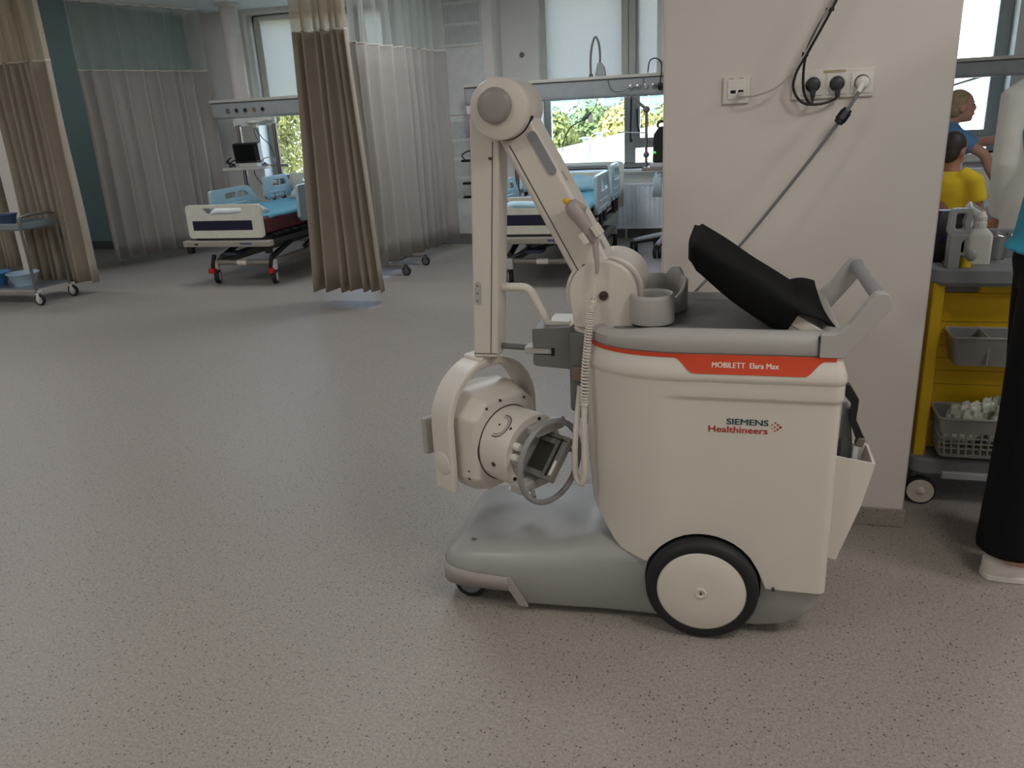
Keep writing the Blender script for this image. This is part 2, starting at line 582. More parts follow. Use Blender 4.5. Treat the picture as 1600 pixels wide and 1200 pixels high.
# ceiling lamps; those over the bays and right of the cart are added brightening
LAMPS = [(-1.9, 0.1, 1.0, 'ceiling panel before the machine, left of the camera'), (1.0, 0.9, 1.15, 'ceiling panel before the white wall end'), (3.4, 0.1, 0.8, 'ceiling panel by the right wall'), (2.5, 1.6, 1.4, 'ceiling panel added at the right to brighten the coat and cart'), (-4.7, 0.1, 0.65, 'ceiling panel over the open floor at the left'),
         (-7.6, 0.1, 0.8, 'ceiling panel on the raised ceiling nearest the camera'), (-1.9, -2.5, 1.0, 'ceiling panel behind the camera at its left'), (0.9, -2.5, 1.0, 'ceiling panel behind the camera at its right'), (-4.7, -2.5, 0.8, 'ceiling panel behind the camera far to the left'),
         (-1.9, 3.4, 1.0, 'ceiling panel before the half-hidden bed'), (-4.7, 3.4, 1.0, 'ceiling panel before the bed between the curtains'), (-7.6, 3.4, 1.3, 'ceiling panel on the raised ceiling before the trolley'),
         (-1.9, 6.6, 1.7, 'ceiling panel added above the half-hidden bed to brighten its bay'), (-4.6, 6.7, 0.85, 'ceiling panel added above the bed between the curtains to brighten its bay'), (-7.6, 6.4, 1.2, 'ceiling panel added on the raised ceiling to brighten the teal wall'), (2.4, 4.6, 0.9, 'ceiling panel added to brighten the bay with the people')]
for i, (x, y, pw, lab) in enumerate(LAMPS):
    cz = 2.65 if x > -6.4 else 3.02
    t = thing('ceiling_panel_light', 'square ' + lab, 'ceiling light', (x, y, cz), 'ceiling panel lights')
    MB().plate_hole([(x - .31, y - .31), (x + .31, y - .31), (x + .31, y + .31), (x - .31, y + .31)], [(x - .285, y - .285), (x + .285, y - .285), (x + .285, y + .285), (x - .285, y + .285)], 0, 0.012, Matrix(((1, 0, 0, 0), (0, 0, 1, 0), (0, 1, 0, cz - 0.012), (0, 0, 0, 1)))).build('lamp_frame', WHITEP, t)
    MB().box(x - .285, x + .285, y - .285, y + .285, cz - 0.008, cz - 0.004).build('diffuser', mat('lamp_diffuser', (255, 250, 244), 0.5, emit=1.2), t, smooth=0)
    ld = bpy.data.lights.new('panel_lamp', 'AREA')
    ld.shape = 'SQUARE'; ld.size = 0.56
    ld.energy = PANEL_POWER * pw
    ld.color = (1.0, 0.985, 0.96) if y < 3 else (0.93, 0.99, 1.06)
    lo = bpy.data.objects.new('panel_lamp', ld)
    COL.objects.link(lo)
    lo.parent = t
    lo.location = (0, 0, -0.02)

# ------------------------------------------------------------------ curtains
def curtain(name, label, path, zb, zm, zt, folds, amp, seed, fm, nm, flat=None, flare=0.0):
    rnd = random.Random(seed)
    P = catmull([(x, y, 0) for x, y in path], 12) if len(path) > 2 else [V((*path[0], 0)).lerp(V((*path[1], 0)), i / 24) for i in range(25)]
    S = [0]
    for i in range(1, len(P)): S.append(S[-1] + (P[i] - P[i - 1]).length)
    L = S[-1]
    def at(u):
        s = u * L
        for i in range(1, len(P)):
            if S[i] >= s - 1e-9:
                t = (s - S[i - 1]) / max(S[i] - S[i - 1], 1e-9)
                p = P[i - 1].lerp(P[i], t); d = (P[i] - P[i - 1]).normalized()
                return p, V((-d.y, d.x, 0))
    # fold positions, uneven
    cuts = [0.0]
    for k in range(folds): cuts.append(cuts[-1] + 0.6 + rnd.random() * 0.9)
    if flat: cuts[-1] += flat
    cuts = [a / cuts[-1] for a in cuts]
    amps = [0.65 + rnd.random() * 0.6 for _ in range(folds + 1)]
    drift = [rnd.uniform(-0.4, 0.4) for _ in range(folds + 1)]
    def off(u, z):
        k = 0
        while k < folds - 1 and cuts[k + 1] < u: k += 1
        t = (u - cuts[k]) / (cuts[k + 1] - cuts[k])
        g = (zt - z) / (zt - zb)
        a = amp * (amps[k] * (1 - t) + amps[k + 1] * t) * (0.75 + 0.35 * g)
        t2 = t + drift[k] * 0.10 * g * math.sin(PI * t)
        sh_ = abs(math.sin(PI * t2)) ** 0.62
        return a * (sh_ - 0.5) * 2 + 0.006 * math.sin(9 * u + 4 * z + seed)
    n = folds * 14
    t = thing(name, label, 'curtain', (path[0][0], path[0][1], zb), 'bay curtains with net tops')
    def fn(za, zb_):
        def f(u, v):
            p, nn = at(u)
            z = za + (zb_ - za) * v
            q = p + nn * off(u, z)
            if flare:
                q = q + (at(0.5)[0] - p) * flare * min(1.0, (z - zb) / (zm - zb)) ** 0.8
            return V((q.x, q.y, z + (0.006 * math.sin(u * 23 + seed) if v < 0.01 and za == zb else 0)))
        return f
    MB().grid(fn(zb, zm), n, 10).build('curtain_fabric', fm, t, smooth=180, solid=0.003)
    MB().grid(fn(zm, zt), n, 5).build('net_top', nm, t, smooth=180)
    hb = MB()
    hp = [fn(zm, zt)(i / n, 0.0) for i in range(n + 1)]
    hb.tube(hp, 0.006, 6).build('seam_tape', HEM, t)
    tb = MB().tube([at(i / n)[0] + (at(0.5)[0] - at(i / n)[0]) * flare + V((0, 0, zt + 0.012)) for i in range(0, n + 1, 4)], 0.012, 6)
    tb.build('curtain_track', WHITEP, t)
    return t
curtain('privacy_curtain', 'warm grey curtain at the far left, in front of the steel trolley wheels',
        [(-6.235, 6.0), (-5.615, 6.0)], 0.10, 2.00, 2.63, 7, 0.075, 3, CURA, NET, flat=1.6)
curtain('privacy_curtain', 'dim curtain edge behind the steel trolley, at the extreme left of the picture',
        [(-8.35, 6.75), (-7.28, 6.75)], 0.10, 2.02, 3.0, 10, 0.06, 17, CURA, NET)
curtain('privacy_curtain', 'grey curtain before the teal wall, left of the bed with the red-lined mattress',
        [(-6.36, 7.10), (-6.12, 7.8), (-5.86, 8.5)], 0.10, 2.00, 2.63, 9, 0.075, 5, CURB, NETB)
curtain('privacy_curtain', 'tightly gathered beige curtain end reaching lowest to the floor in the middle',
        [(-3.235, 5.76), (-2.665, 5.76)], 0.095, 2.02, 2.63, 6, 0.085, 8, CURA, NET, flare=0.31)
curtain('privacy_curtain', 'long grey curtain running back to the ribbed wall beside the white machine column',
        [(-3.10, 6.55), (-3.02, 7.2), (-2.90, 8.15)], 0.125, 2.00, 2.63, 9, 0.085, 13, CURB, NETB)
# ------------------------------------------------------------------ the mobile x-ray machine
mx = thing('mobile_xray_machine', 'large white and grey mobile x-ray machine with folded arm, orange stripe and big black wheel', 'x-ray machine', (-0.2, 2.18, 0))
Y0, Y1 = 1.93, 2.43
def plan(off=0.0, n_front=26):
    """outline of the body seen from above, from the rear near corner round the front to the rear far corner and back"""
    pts = []
    xr, rc = 0.276, 0.03
    xf, xs, ry = -0.388, -0.10, 0.20
    def add(x, y, nx, ny):
        pts.append((x + nx * off, y + ny * off, x))
    for k in range(6):
        a = PI / 2 * k / 5
        nx, ny = math.cos(a), -math.sin(a)
        add(xr - rc + rc * nx, Y0 + rc + rc * ny, nx, ny)
    for k in range(1, 16):
        t = k / 16
        add(xr - rc + (xs - xr + rc) * t, Y0, 0, -1)
    e = 2.3
    def quarter(near, ks):
        for k in ks:
            a = PI / 2 * k / n_front
            cx, sy = max(0.0, math.cos(a)) ** (2 / e), max(0.0, math.sin(a)) ** (2 / e)
            # a = 0 at the front tip, pi/2 on the side
            x = xs + (xf - xs) * cx
            yy = ry * sy
            gx = -(cx ** (e - 1)) / abs(xf - xs); gy = (sy ** (e - 1)) / ry
            l = math.hypot(gx, gy)
            nx, ny = gx / l, gy / l
            if near: add(x, Y0 + ry - yy, nx, -ny)
            else: add(x, Y1 - ry + yy, nx, ny)
    quarter(True, range(n_front, -1, -1))
    quarter(False, range(0, n_front + 1))
    for k in range(1, 16):
        t = k / 16
        add(xs + (xr - rc - xs) * t, Y1, 0, 1)
    for k in range(6):
        a = PI / 2 * (1 - k / 5)
        nx, ny = math.cos(a), math.sin(a)
        add(xr - rc + rc * nx, Y1 - rc + rc * ny, nx, ny)
    for k in range(1, 8):
        add(xr, Y1 - rc + (Y0 - Y1 + 2 * rc) * k / 8, 1, 0)
    return pts
WX, WZ, WR = -0.05, 0.15, 0.15
def zbot(x):
    dx = x - WX
    z = 0.158
    if x < -0.19:
        z = 0.205 + 0.016 * sst(-0.19, -0.27, x) + 0.10 * sst(-0.26, -0.388, x)
    elif x <= 0.105:
        z = max(WZ + math.sqrt(max(0.157 ** 2 - dx * dx, 0)), 0.158 if x > 0 else 0.203)
    return z
def boff(x, z):
    o = 0.0
    o += -0.014 * sst(0.752, 0.805, z)
    o += -0.003 * sst(0.742, 0.738, z)
    o += -0.0065 * sst(0.699, 0.686, z) * sst(-0.175, -0.10, x)
    if x < -0.1:
        o += -0.012 * sst(-0.1, -0.38, x) * sst(0.50, 0.30, z)
    return o
base_plan = plan()
def shift(p, q, d):
    """the plan point moved out by d along its normal"""
    return (p[0] + (q[0] - p[0]) * d, p[1] + (q[1] - p[1]) * d)
unit_plan = plan(1.0)
ZV = [0.0, 0.04, 0.09, 0.15, 0.22, 0.30, 0.38, 0.46, 0.54, 0.62]
zrows = []
rings = []
for k in range(10):
    r = []
    for p, q in zip(base_plan, unit_plan):
        zb = zbot(p[0]); z = zb + (0.66 - zb) * k / 9
        x, y = shift(p, q, boff(p[0], z)); r.append(V((x, y, z)))
    rings.append(r)
for z in (0.684, 0.688, 0.692, 0.696, 0.70, 0.72, 0.736, 0.739, 0.742, 0.752, 0.76, 0.77, 0.78, 0.79, 0.80, 0.806):
    rings.append([V((*shift(p, q, boff(p[0], z)), z)) for p, q in zip(base_plan, unit_plan)])
body = MB().loft(rings, False, True).build('body_shell', BODYW, mx, smooth=50)
inner = [[V((*shift(p, q, boff(p[0], r[i].z) - 0.014), r[i].z)) for i, (p, q) in enumerate(zip(base_plan, unit_plan))] for r in rings[:3]]
MB().loft([rings[0], inner[0], inner[2]], False, False).build('lower_edge', BODYW, body, smooth=50)
# orange stripe following the top edge, widening to a name plate
def zst(x):
    return 0.7965 - 0.036 * sst(-0.135, -0.085, x) * (1 - sst(0.175, 0.222, x))
n0 = len(base_plan)
sel = [i for i in range(n0) if True]
def dense(i0, i1, m):
    out = []
    for i in range(i0, i1):
        for k in range(m): out.append((i, k / m))
    out.append((i1, 0.0))
    return out
idx = dense(5, 5 + 16 + 26 * 2 + 1 + 16, 4)
rr = [[], [], []]
for i, t in idx:
    j = min(i + 1, n0 - 1)
    p = tuple(base_plan[i][c_] * (1 - t) + base_plan[j][c_] * t for c_ in range(3))
    q = tuple(unit_plan[i][c_] * (1 - t) + unit_plan[j][c_] * t for c_ in range(3))
    zl = zst(p[0]) if p[1] < 2.1 else 0.7965
    for k, z in enumerate((zl, (zl + 0.806) / 2, 0.807)):
        x, y = shift(p, q, boff(p[0], z) + 0.0016)
        rr[k].append(V((x, y, z)))
MB().loft(rr, False, False, closed=False).build('orange_stripe', ORANGE, mx, smooth=60)
TY = Y0 - 0.001
text('model_lettering', 'MOBILETT  Elara Max', INKW, mx, (0.0375, Y0 + 0.0066, 0.7825), 0.157, 0.0135, rot=(PI / 2 - 0.36, 0, 0), bold=0.0004, depth=0.0008)
text('maker_lettering', 'SIEMENS', INKT, mx, (0.0495, Y0 + 0.0092, 0.6335), 0.100, 0.0155, bold=0.0006, depth=0.0008)
text('division_lettering', 'Healthineers', INKR, mx, (0.027, Y0 + 0.0092, 0.612), 0.143, 0.0165, bold=0.0005, depth=0.0008)
dots = MB()
for dx, dz, r in ((0.0, 0, 0.0034), (-0.0065, 0.0062, 0.0025), (-0.0065, -0.0062, 0.0025), (-0.0125, 0.0115, 0.0020), (-0.0130, -0.0105, 0.0020), (-0.0135, 0.0, 0.0020), (-0.0195, 0.006, 0.0016), (-0.0195, -0.0045, 0.0016), (-0.0255, 0.001, 0.0011)):
    dots.cyl((0.1285 + dx, Y0 + 0.0084, 0.624 + dz), (0.1285 + dx, Y0 + 0.0105, 0.624 + dz), r, n=14)
dots.build('logo_dots', INKR, mx)
MB().cyl((0.135, 1.926, 0.164), (0.135, 1.935, 0.164), 0.0045, n=12).build('screw', SCREW, mx)

# grey top with a sunken tray
tr = []
for off_, z in ((-0.016, 0.807), (-0.012, 0.812), (-0.012, 0.838), (-0.016, 0.852), (-0.026, 0.861), (-0.040, 0.864), (-0.050, 0.8635), (-0.062, 0.848), (-0.075, 0.846)):
    r = []
    for p, q in zip(base_plan, unit_plan):
        x, y = shift(p, q, off_)
        if p[0] < -0.1:
            z2 = z - 0.020 * sst(-0.16, -0.36, p[0]) * sst(0.83, 0.86, z)
        else: z2 = z
        r.append(V((x, y, z2)))
    tr.append(r)
top = MB().loft(tr).build('top_cover', GREY, mx, smooth=55)
tray = [V((*shift(p, q, -0.074), 0.8475 - (0.020 * sst(-0.16, -0.36, p[0]) * 0.6 if p[0] < -0.1 else 0))) for p, q in zip(base_plan, unit_plan)]
MB().loft([[v for v in tray], [v + V((0, 0, 0.002)) for v in tray]]).build('tray_mat', mat('tray_grey', (118, 117, 114), 0.5), top, smooth=55)
MB().box(0.2025, 0.2045, Y0 + 0.008, Y0 + 0.03, 0.808, 0.857).build('seam', DARK, top)

# push handle: two arms and a bar
arm = fillet([(0.206, 0.806), (0.262, 0.806), (0.356, 0.930), (0.347, 0.964), (0.318, 0.962), (0.268, 0.888), (0.240, 0.864), (0.206, 0.863)], [0.003, 0.01, 0.02, 0.02, 0.015, 0.03, 0.02, 0.003])
hd = MB().prism(arm, Y0 + 0.010, Y0 + 0.048).build('handle_arm', GREY, mx, bevel=0.009, seg=3)
MB().prism(arm, Y1 - 0.048, Y1 - 0.010).build('handle_arm', GREY, mx, bevel=0.009, seg=3)
MB().cyl((0.332, Y0 + 0.03, 0.944), (0.332, Y1 - 0.03, 0.944), 0.0165, n=24).build('handle_bar', mat('handle_grey', (140, 138, 138), 0.45), mx)

# cup and bottle holders
cup = MB()
cup.lathe([(0.040, 0.852), (0.058, 0.852), (0.0595, 0.86), (0.0595, 0.918), (0.0575, 0.925), (0.0535, 0.9285), (0.049, 0.926), (0.0475, 0.92), (0.0465, 0.865), (0.0, 0.865)], (-0.203, 2.086, 0), (0, 0, 1), 40, cap=False)
cup.build('cup_holder', GREY, mx, smooth=50)
ho = MB()
rg = []
for k in range(41):
    a = math.radians(-75 + 235 * k / 40)
    d = V((math.cos(a), math.sin(a), 0))
    cc = V((-0.213, 2.262, 0))
    zt_ = 0.885 + 0.045 * sst(-60, 10, math.degrees(a)) + 0.022 * (sst(28, 42, math.degrees(a)) - sst(60, 74, math.degrees(a)))
    ro, ri = 0.093, 0.081
    rg.append([cc + d * ri + V((0, 0, 0.848)), cc + d * ro + V((0, 0, 0.848)), cc + d * ro + V((0, 0, zt_ - 0.004)), cc + d * (ro - 0.003) + V((0, 0, zt_)), cc + d * (ri + 0.003) + V((0, 0, zt_)), cc + d * ri + V((0, 0, zt_ - 0.004))])
ho.loft(rg)
ho.build('bottle_holder', GREY, mx, smooth=50)

# chassis
def station(x, y0, y1, zb, zt, r):
    pts = []
    r = min(r, (zt - zb) * 0.95, (y1 - y0) * 0.45)
    pts += [(y0 + 0.012, zb), (y0, zb + 0.012)]
    for k in range(9):
        a = PI / 2 * k / 8
        pts.append((y0 + r - r * math.cos(a), zt - r + r * math.sin(a)))
    crown = 0.006
    for k in range(1, 6):
        t = k / 6
        pts.append((y0 + r + (y1 - y0 - 2 * r) * t, zt + crown * math.sin(PI * t)))
    for k in range(9):
        a = PI / 2 * (1 - k / 8)
        pts.append((y1 - r + r * math.cos(a), zt - r + r * math.sin(a)))
    pts += [(y1, zb + 0.012), (y1 - 0.012, zb)]
    return [V((x, p[0], p[1])) for p in pts]
ST = [(-0.815, 2.03, 2.33, 0.085, 0.125, 0.02), (-0.812, 2.00, 2.36, 0.078, 0.140, 0.03), (-0.803, 1.972, 2.388, 0.074, 0.157, 0.04), (-0.785, 1.950, 2.41, 0.072, 0.172, 0.05),
      (-0.755, 1.939, 2.421, 0.070, 0.182, 0.058), (-0.70, 1.935, 2.425, 0.068, 0.189, 0.062), (-0.62, 1.935, 2.425, 0.066, 0.197, 0.066), (-0.595, 1.935, 2.425, 0.062, 0.199, 0.066), (-0.555, 1.937, 2.423, 0.022, 0.204, 0.066),
      (-0.50, 1.940, 2.42, 0.022, 0.210, 0.07), (-0.44, 1.943, 2.417, 0.022, 0.220, 0.075), (-0.39, 1.947, 2.413, 0.022, 0.232, 0.08), (-0.35, 1.951, 2.409, 0.022, 0.240, 0.08), (-0.30, 1.955, 2.405, 0.021, 0.235, 0.06),
      (-0.21, 1.957, 2.403, 0.020, 0.225, 0.03), (0.10, 1.957, 2.403, 0.022, 0.21, 0.03), (0.165, 1.957, 2.403, 0.034, 0.22, 0.03), (0.205, 1.958, 2.402, 0.056, 0.19, 0.02), (0.235, 1.962, 2.398, 0.085, 0.18, 0.02), (0.258, 1.968, 2.392, 0.125, 0.175, 0.015)]
MB().loft([station(*s) for s in ST]).build('chassis', BASEG, mx, smooth=50)
MB().slab(fillet([(-0.325, 2.04), (0.15, 2.04), (0.15, 2.32), (-0.325, 2.32)], 0.05), 0.15, 0.55).build('inner_block', BASEG, mx)
# front bumper with its slanted tails
bp = []
path = [(-0.600, 1.931), (-0.70, 1.931), (-0.755, 1.935), (-0.788, 1.947), (-0.806, 1.970), (-0.816, 1.999), (-0.819, 2.03), (-0.820, 2.18), (-0.819, 2.33), (-0.816, 2.361), (-0.806, 2.39), (-0.788, 2.413), (-0.755, 2.425), (-0.70, 2.429), (-0.600, 2.429)]
bp.append([V((x, y, 0.071)) for x, y in path]); bp.append([V((x, y, 0.114 + 0.014 * sst(-0.62, -0.81, x))) for x, y in path])
bump = MB().loft(bp, False, False, closed=False)
b_o = bump.build('front_bumper', BUMPG, mx, smooth=50, solid=0.008)
for ya, yb in ((1.929, 1.937), (2.423, 2.431)):
    MB().prism(fillet([(-0.602, 0.115), (-0.592, 0.113), (-0.540, 0.022), (-0.568, 0.022), (-0.597, 0.071), (-0.602, 0.071)], [0, 0.02, 0.003, 0.003, 0.012, 0]), ya, yb).build('bumper_tail', BUMPG, b_o, bevel=0.002)
for x, y, z in ((-0.72, 2.005, 0.189), (-0.70, 2.35, 0.190)):
    o = MB().lathe([(0.008, -0.002), (0.008, 0.001), (0.005, 0.0015), (0.0, 0.0015)], (x, y, z), (0, -0.15, 1), 16, cap=False).build('bolt', STEEL, mx)

# wheels
def big_wheel(y, s):
    t = MB().lathe([(0.118, 0.0), (0.128, -0.003 * 1), (0.142, 0.002), (0.149, 0.012), (0.150, 0.024), (0.149, 0.036), (0.142, 0.044), (0.118, 0.046)], (WX, y, WZ), (0, s, 0), 64, cap=False)
    wo = t.build('rear_wheel', RUBBER, mx, smooth=60)
    MB().lathe([(0.119, 0.010), (0.118, 0.001), (0.112, -0.002), (0.06, -0.005), (0.018, -0.006), (0.0, -0.006)], (WX, y, WZ), (0, s, 0), 64, cap=False).build('hub_cap', BODYW, wo, smooth=60)
    MB().lathe([(0.0155, -0.002), (0.0155, -0.009), (0.012, -0.0105), (0.010, -0.008), (0.0, -0.008)], (WX, y, WZ), (0, s, 0), 32, cap=False).build('hub_boss', BODYW, wo, smooth=60)
    MB().lathe([(0.0035, -0.006), (0.0035, -0.0095), (0, -0.0095)], (WX, y, WZ), (0, s, 0), 12, cap=False).build('hub_screw', SCREW, wo, smooth=60)
big_wheel(1.905, 1)
big_wheel(2.455, -1)
def arch():
    a0 = MB()
    ring = []
    for k in range(25):
        a = PI * (-0.02) + PI * 1.04 * k / 24
        ring.append((WX + 0.154 * math.cos(a), WZ + 0.154 * math.sin(a)))
    a0.loft([[V((x, y, z)) for x, z in ring] for y in (1.945, 1.958)], False, False, closed=False)
    return a0
MB().cyl((WX, 1.955, WZ), (WX, 1.9575, WZ), 0.155, n=48).build('wheel_well', DARK, mx)
def caster(x, y, r, wd, parent, rub=RUBBER, hub=GREYD, name='front_caster', forkm=GREYD, top=None):
    w_ = MB().lathe([(r * 0.7, -wd / 2), (r * 0.93, -wd / 2), (r, -wd * 0.3), (r, wd * 0.3), (r * 0.93, wd / 2), (r * 0.7, wd / 2)], (x, y, r), (0, 1, 0), 32, cap=False)
    wo = w_.build(name, rub, parent, smooth=50)
    MB().lathe([(0.0, -wd * 0.44), (r * 0.25, -wd * 0.5), (r * 0.30, -wd * 0.40), (r * 0.71, -wd * 0.46), (r * 0.71, wd * 0.46), (r * 0.3, wd * 0.40), (r * 0.25, wd * 0.5), (0, wd * 0.44)], (x, y, r), (0, 1, 0), 28, cap=False).build('wheel_hub', hub, wo, smooth=50)
    if top:
        f = MB()
        f.box(x - r * 0.3, x + r * 0.3, y - wd * 0.75, y - wd * 0.55, r * 0.8, top)
        f.box(x - r * 0.3, x + r * 0.3, y + wd * 0.55, y + wd * 0.75, r * 0.8, top)
        f.box(x - r * 0.3, x + r * 0.3, y - wd * 0.75, y + wd * 0.75, top - 0.012, top)
        f.build('caster_fork', forkm, wo, bevel=0.002)
    return wo
caster(-0.735, 1.995, 0.05, 0.034, mx, hub=mat('caster_hub', (120, 120, 122), 0.4), top=0.088)
caster(-0.735, 2.365, 0.05, 0.034, mx, hub=MATS['caster_hub'], top=0.088)

# mast under the arm, parking block, flange
MB().box(-0.435, -0.30, 2.10, 2.27, 0.575, 0.812).build('mast', GREYD, mx, bevel=0.012, seg=3)
MB().prism([(-0.420, 0.60), (-0.30, 0.60), (-0.30, 0.50), (-0.385, 0.535), (-0.42, 0.565)], 2.105, 2.26).build('mast_foot', GREYD, mx, bevel=0.006)
blk = fillet([(-0.541, 0.815), (-0.432, 0.822), (-0.420, 0.832), (-0.420, 0.698), (-0.541, 0.706), (-0.541, 0.738), (-0.478, 0.738), (-0.478, 0.760), (-0.541, 0.760)], [0.006, 0, 0.004, 0.006, 0.012, 0.002, 0.002, 0.002, 0.002])
MB().prism(blk, 2.115, 2.255).build('parking_block', GREYD, mx, bevel=0.003)
MB().box(-0.487, -0.478, 2.113, 2.25, 0.738, 0.760).build('slot_shadow', DARK, mx)
MB().box(-0.500, -0.440, 2.15, 2.24, 0.818, 0.829).build('block_label', WHITEP, mx)
MB().box(-0.424, -0.385, 2.085, 2.11, 0.672, 0.715).build('cable_clip', mat('clip_tan', (126, 108, 92), 0.5), mx, bevel=0.005)
MB().lathe([(0.0, 0.800), (0.085, 0.800), (0.104, 0.812), (0.107, 0.822), (0.100, 0.830), (0.0, 0.834)], (-0.340, 2.185, 0), (0, 0, 1), 48, cap=False).build('turret_flange', BODYW, mx, smooth=40)

# shoulder
def disc_poly(cx, cz, rx, rz, zlow, n=40):
    pts = [(cx + rx * math.cos(-0.15 + (PI + 0.3) * k / n), cz + rz * math.sin(-0.15 + (PI + 0.3) * k / n)) for k in range(n + 1)]
    return pts + [(cx - rx * 0.86, zlow), (cx + rx * 0.86, zlow)]
MB().prism(disc_poly(-0.322, 0.930, 0.094, 0.091, 0.826), 2.112, 2.285).build('shoulder_housing', BODYW, mx, bevel=0.008, seg=3)
MB().prism(disc_poly(-0.333, 0.923, 0.0925, 0.0915, 0.830), 2.080, 2.109).build('shoulder_cover', BODYW, mx, bevel=0.006, seg=3)
MB().prism(disc_poly(-0.333, 0.923, 0.0915, 0.0905, 0.830), 2.106, 2.114).build('shoulder_gap', DARK, mx)
MB().prism([(-0.333 + 0.104 * math.cos(a), 0.923 + 0.104 * math.sin(a)) for a in [math.radians(140 + 92 * k / 16) for k in range(17)]] + [(-0.333 + 0.095 * math.cos(a), 0.923 + 0.095 * math.sin(a)) for a in [math.radians(232 - 92 * k / 16) for k in range(17)]], 2.10, 2.24).build('shoulder_guard', BODYW, mx, bevel=0.002)
MB().cyl((-0.330, 2.074, 0.921), (-0.330, 2.082, 0.921), 0.0125, n=24).build('pivot_screw', SCREW, mx)
MB().box(-0.339, -0.321, 2.0732, 2.0742, 0.9195, 0.9225).build('screw_slot', DARK, mx)

# upper arm
AN = V((0.479, 0, -0.878)); AP = V((0.878, 0, 0.479))
def on_arm(s, w, y):
    return V((-0.588, y, 1.405)) + AN * s + AP * w
ap = [(-0.045, 0.0), (0.0, 0.0)]
q = [on_arm(-0.02, -0.052, 0), on_arm(-0.02, 0.050, 0), on_arm(0.54, 0.046, 0), on_arm(0.54, -0.060, 0)]
upper = MB().prism([(p.x, p.z) for p in q], 2.102, 2.225).build('upper_arm', BODYW, mx, bevel=0.014, seg=4)
g = [on_arm(0.085, -0.0345, 0), on_arm(0.085, -0.0320, 0), on_arm(0.485, -0.0375, 0), on_arm(0.485, -0.040, 0)]
MB().prism([(p.x, p.z) for p in g], 2.1008, 2.103).build('arm_seam', mat('seam_shadow', (70, 64, 58), 0.7), upper)
def pill(c, dirv, side, ln, wd, n=10):
    pts = []
    for k in range(n + 1):
        a = -PI / 2 + PI * k / n
        pts.append(c + dirv * (ln / 2 - wd / 2 + wd / 2 * math.cos(a)) + side * (wd / 2 * math.sin(a)))
    for k in range(n + 1):
        a = PI / 2 + PI * k / n
        pts.append(c + dirv * (-ln / 2 + wd / 2 + wd / 2 * math.cos(a)) + side * (wd / 2 * math.sin(a)))
    return [(p.x, p.z) for p in pts]
MB().prism(pill(on_arm(0.147, 0.032, 0) - V((0.0, 0, 0.0)), AN, AP, 0.125, 0.024), 2.099, 2.103).build('grey_inlay', mat('inlay_grey', (142, 142, 146), 0.4), upper)
for s, w_ in ((0.455, -0.018), (0.05, 0.046)):
    p = on_arm(s, w_, 2.1)
    MB().cyl(p, p + V((0, 0.004, 0)), 0.0045, n=14).build('screw', SCREW, upper)
for s in (0.225, 0.352, 0.43):
    p = [on_arm(s - 0.014, 0.0455, 0), on_arm(s - 0.014, 0.0503, 0), on_arm(s + 0.014, 0.0503, 0), on_arm(s + 0.014, 0.0455, 0)]
    MB().prism([(v.x, v.z) for v in p], 2.12, 2.137).build('cover_plug', mat('plug_grey', (168, 160, 150), 0.5), upper, bevel=0.001)

# elbow
EC = (-0.588, 1.405)
MB().lathe([(0.0, 2.053), (0.072, 2.053), (0.0765, 2.057), (0.0765, 2.096), (0.0, 2.096)], (EC[0], 0, EC[1]), (0, 1, 0), 56, cap=False).build('elbow_cover', BODYW, mx, smooth=50)
MB().prism([(EC[0] + 0.0787 * math.cos(a_), EC[1] + 0.0787 * math.sin(a_)) for a_ in [math.radians(-170 + 155 * k / 30) for k in range(31)]], 2.094, 2.1185).build('elbow_gap_shade', DARK, mx)  # dark half disc painting the shade in the gap under the cover
MB().lathe([(0.0, 2.099), (0.0765, 2.099), (0.0765, 2.226), (0.070, 2.232), (0.0, 2.232)], (EC[0], 0, EC[1]), (0, 1, 0), 56, cap=False).build('elbow_housing', BODYW, mx, smooth=50)
MB().lathe([(0.0, 2.033), (0.025, 2.0335), (0.038, 2.036), (0.0435, 2.041), (0.0445, 2.048), (0.0445, 2.055)], (EC[0] - 0.008, 0, EC[1] + 0.009), (0, 1, 0), 48, cap=False).build('elbow_cap', mat('cap_grey', (150, 143, 139), 0.4), mx, smooth=50)

# the upright arm carrying the tube head
colp = [(-0.688, 1.395), (-0.604, 1.395), (-0.648, 0.724), (-0.721, 0.724)]
low = MB().prism(colp, 2.120, 2.212).build('lower_arm', BODYW, mx, bevel=0.007, seg=3)
MB().prism([(-0.6282, 1.325), (-0.6262, 1.325), (-0.6668, 0.735), (-0.6688, 0.735)], 2.1188, 2.121).build('arm_seam', MATS['seam_shadow'], low)
MB().prism([(-0.7185, 0.7375), (-0.650, 0.7375), (-0.650, 0.7355), (-0.7185, 0.7355)], 2.1188, 2.121).build('arm_seam', MATS['seam_shadow'], low)
MB().cyl((-0.6365, 2.117, 1.282), (-0.6365, 2.122, 1.282), 0.0045, n=14).build('screw', SCREW, low)
kp = MB().prism(pill(V((-0.6955, 0, 0.915)), V((0.05, 0, 1)).normalized(), V((1, 0, -0.05)).normalized(), 0.066, 0.017), 2.117, 2.121).build('button_plate', mat('plate_grey', (176, 174, 172), 0.4), low)
for dz in (-0.022, 0, 0.022):
    MB().cyl((-0.6955 + dz * 0.05, 2.1155, 0.915 + dz), (-0.6955 + dz * 0.05, 2.118, 0.915 + dz), 0.0028, n=10).build('button', GREYD, kp)
MB().tube(catmull([(-0.655, 2.165, 0.924), (-0.60, 2.165, 0.924), (-0.566, 2.165, 0.922), (-0.549, 2.165, 0.908), (-0.53, 2.165, 0.872), (-0.500, 2.165, 0.815)], 6), 0.0115, 14).build('arm_grip', WHITEP, mx)
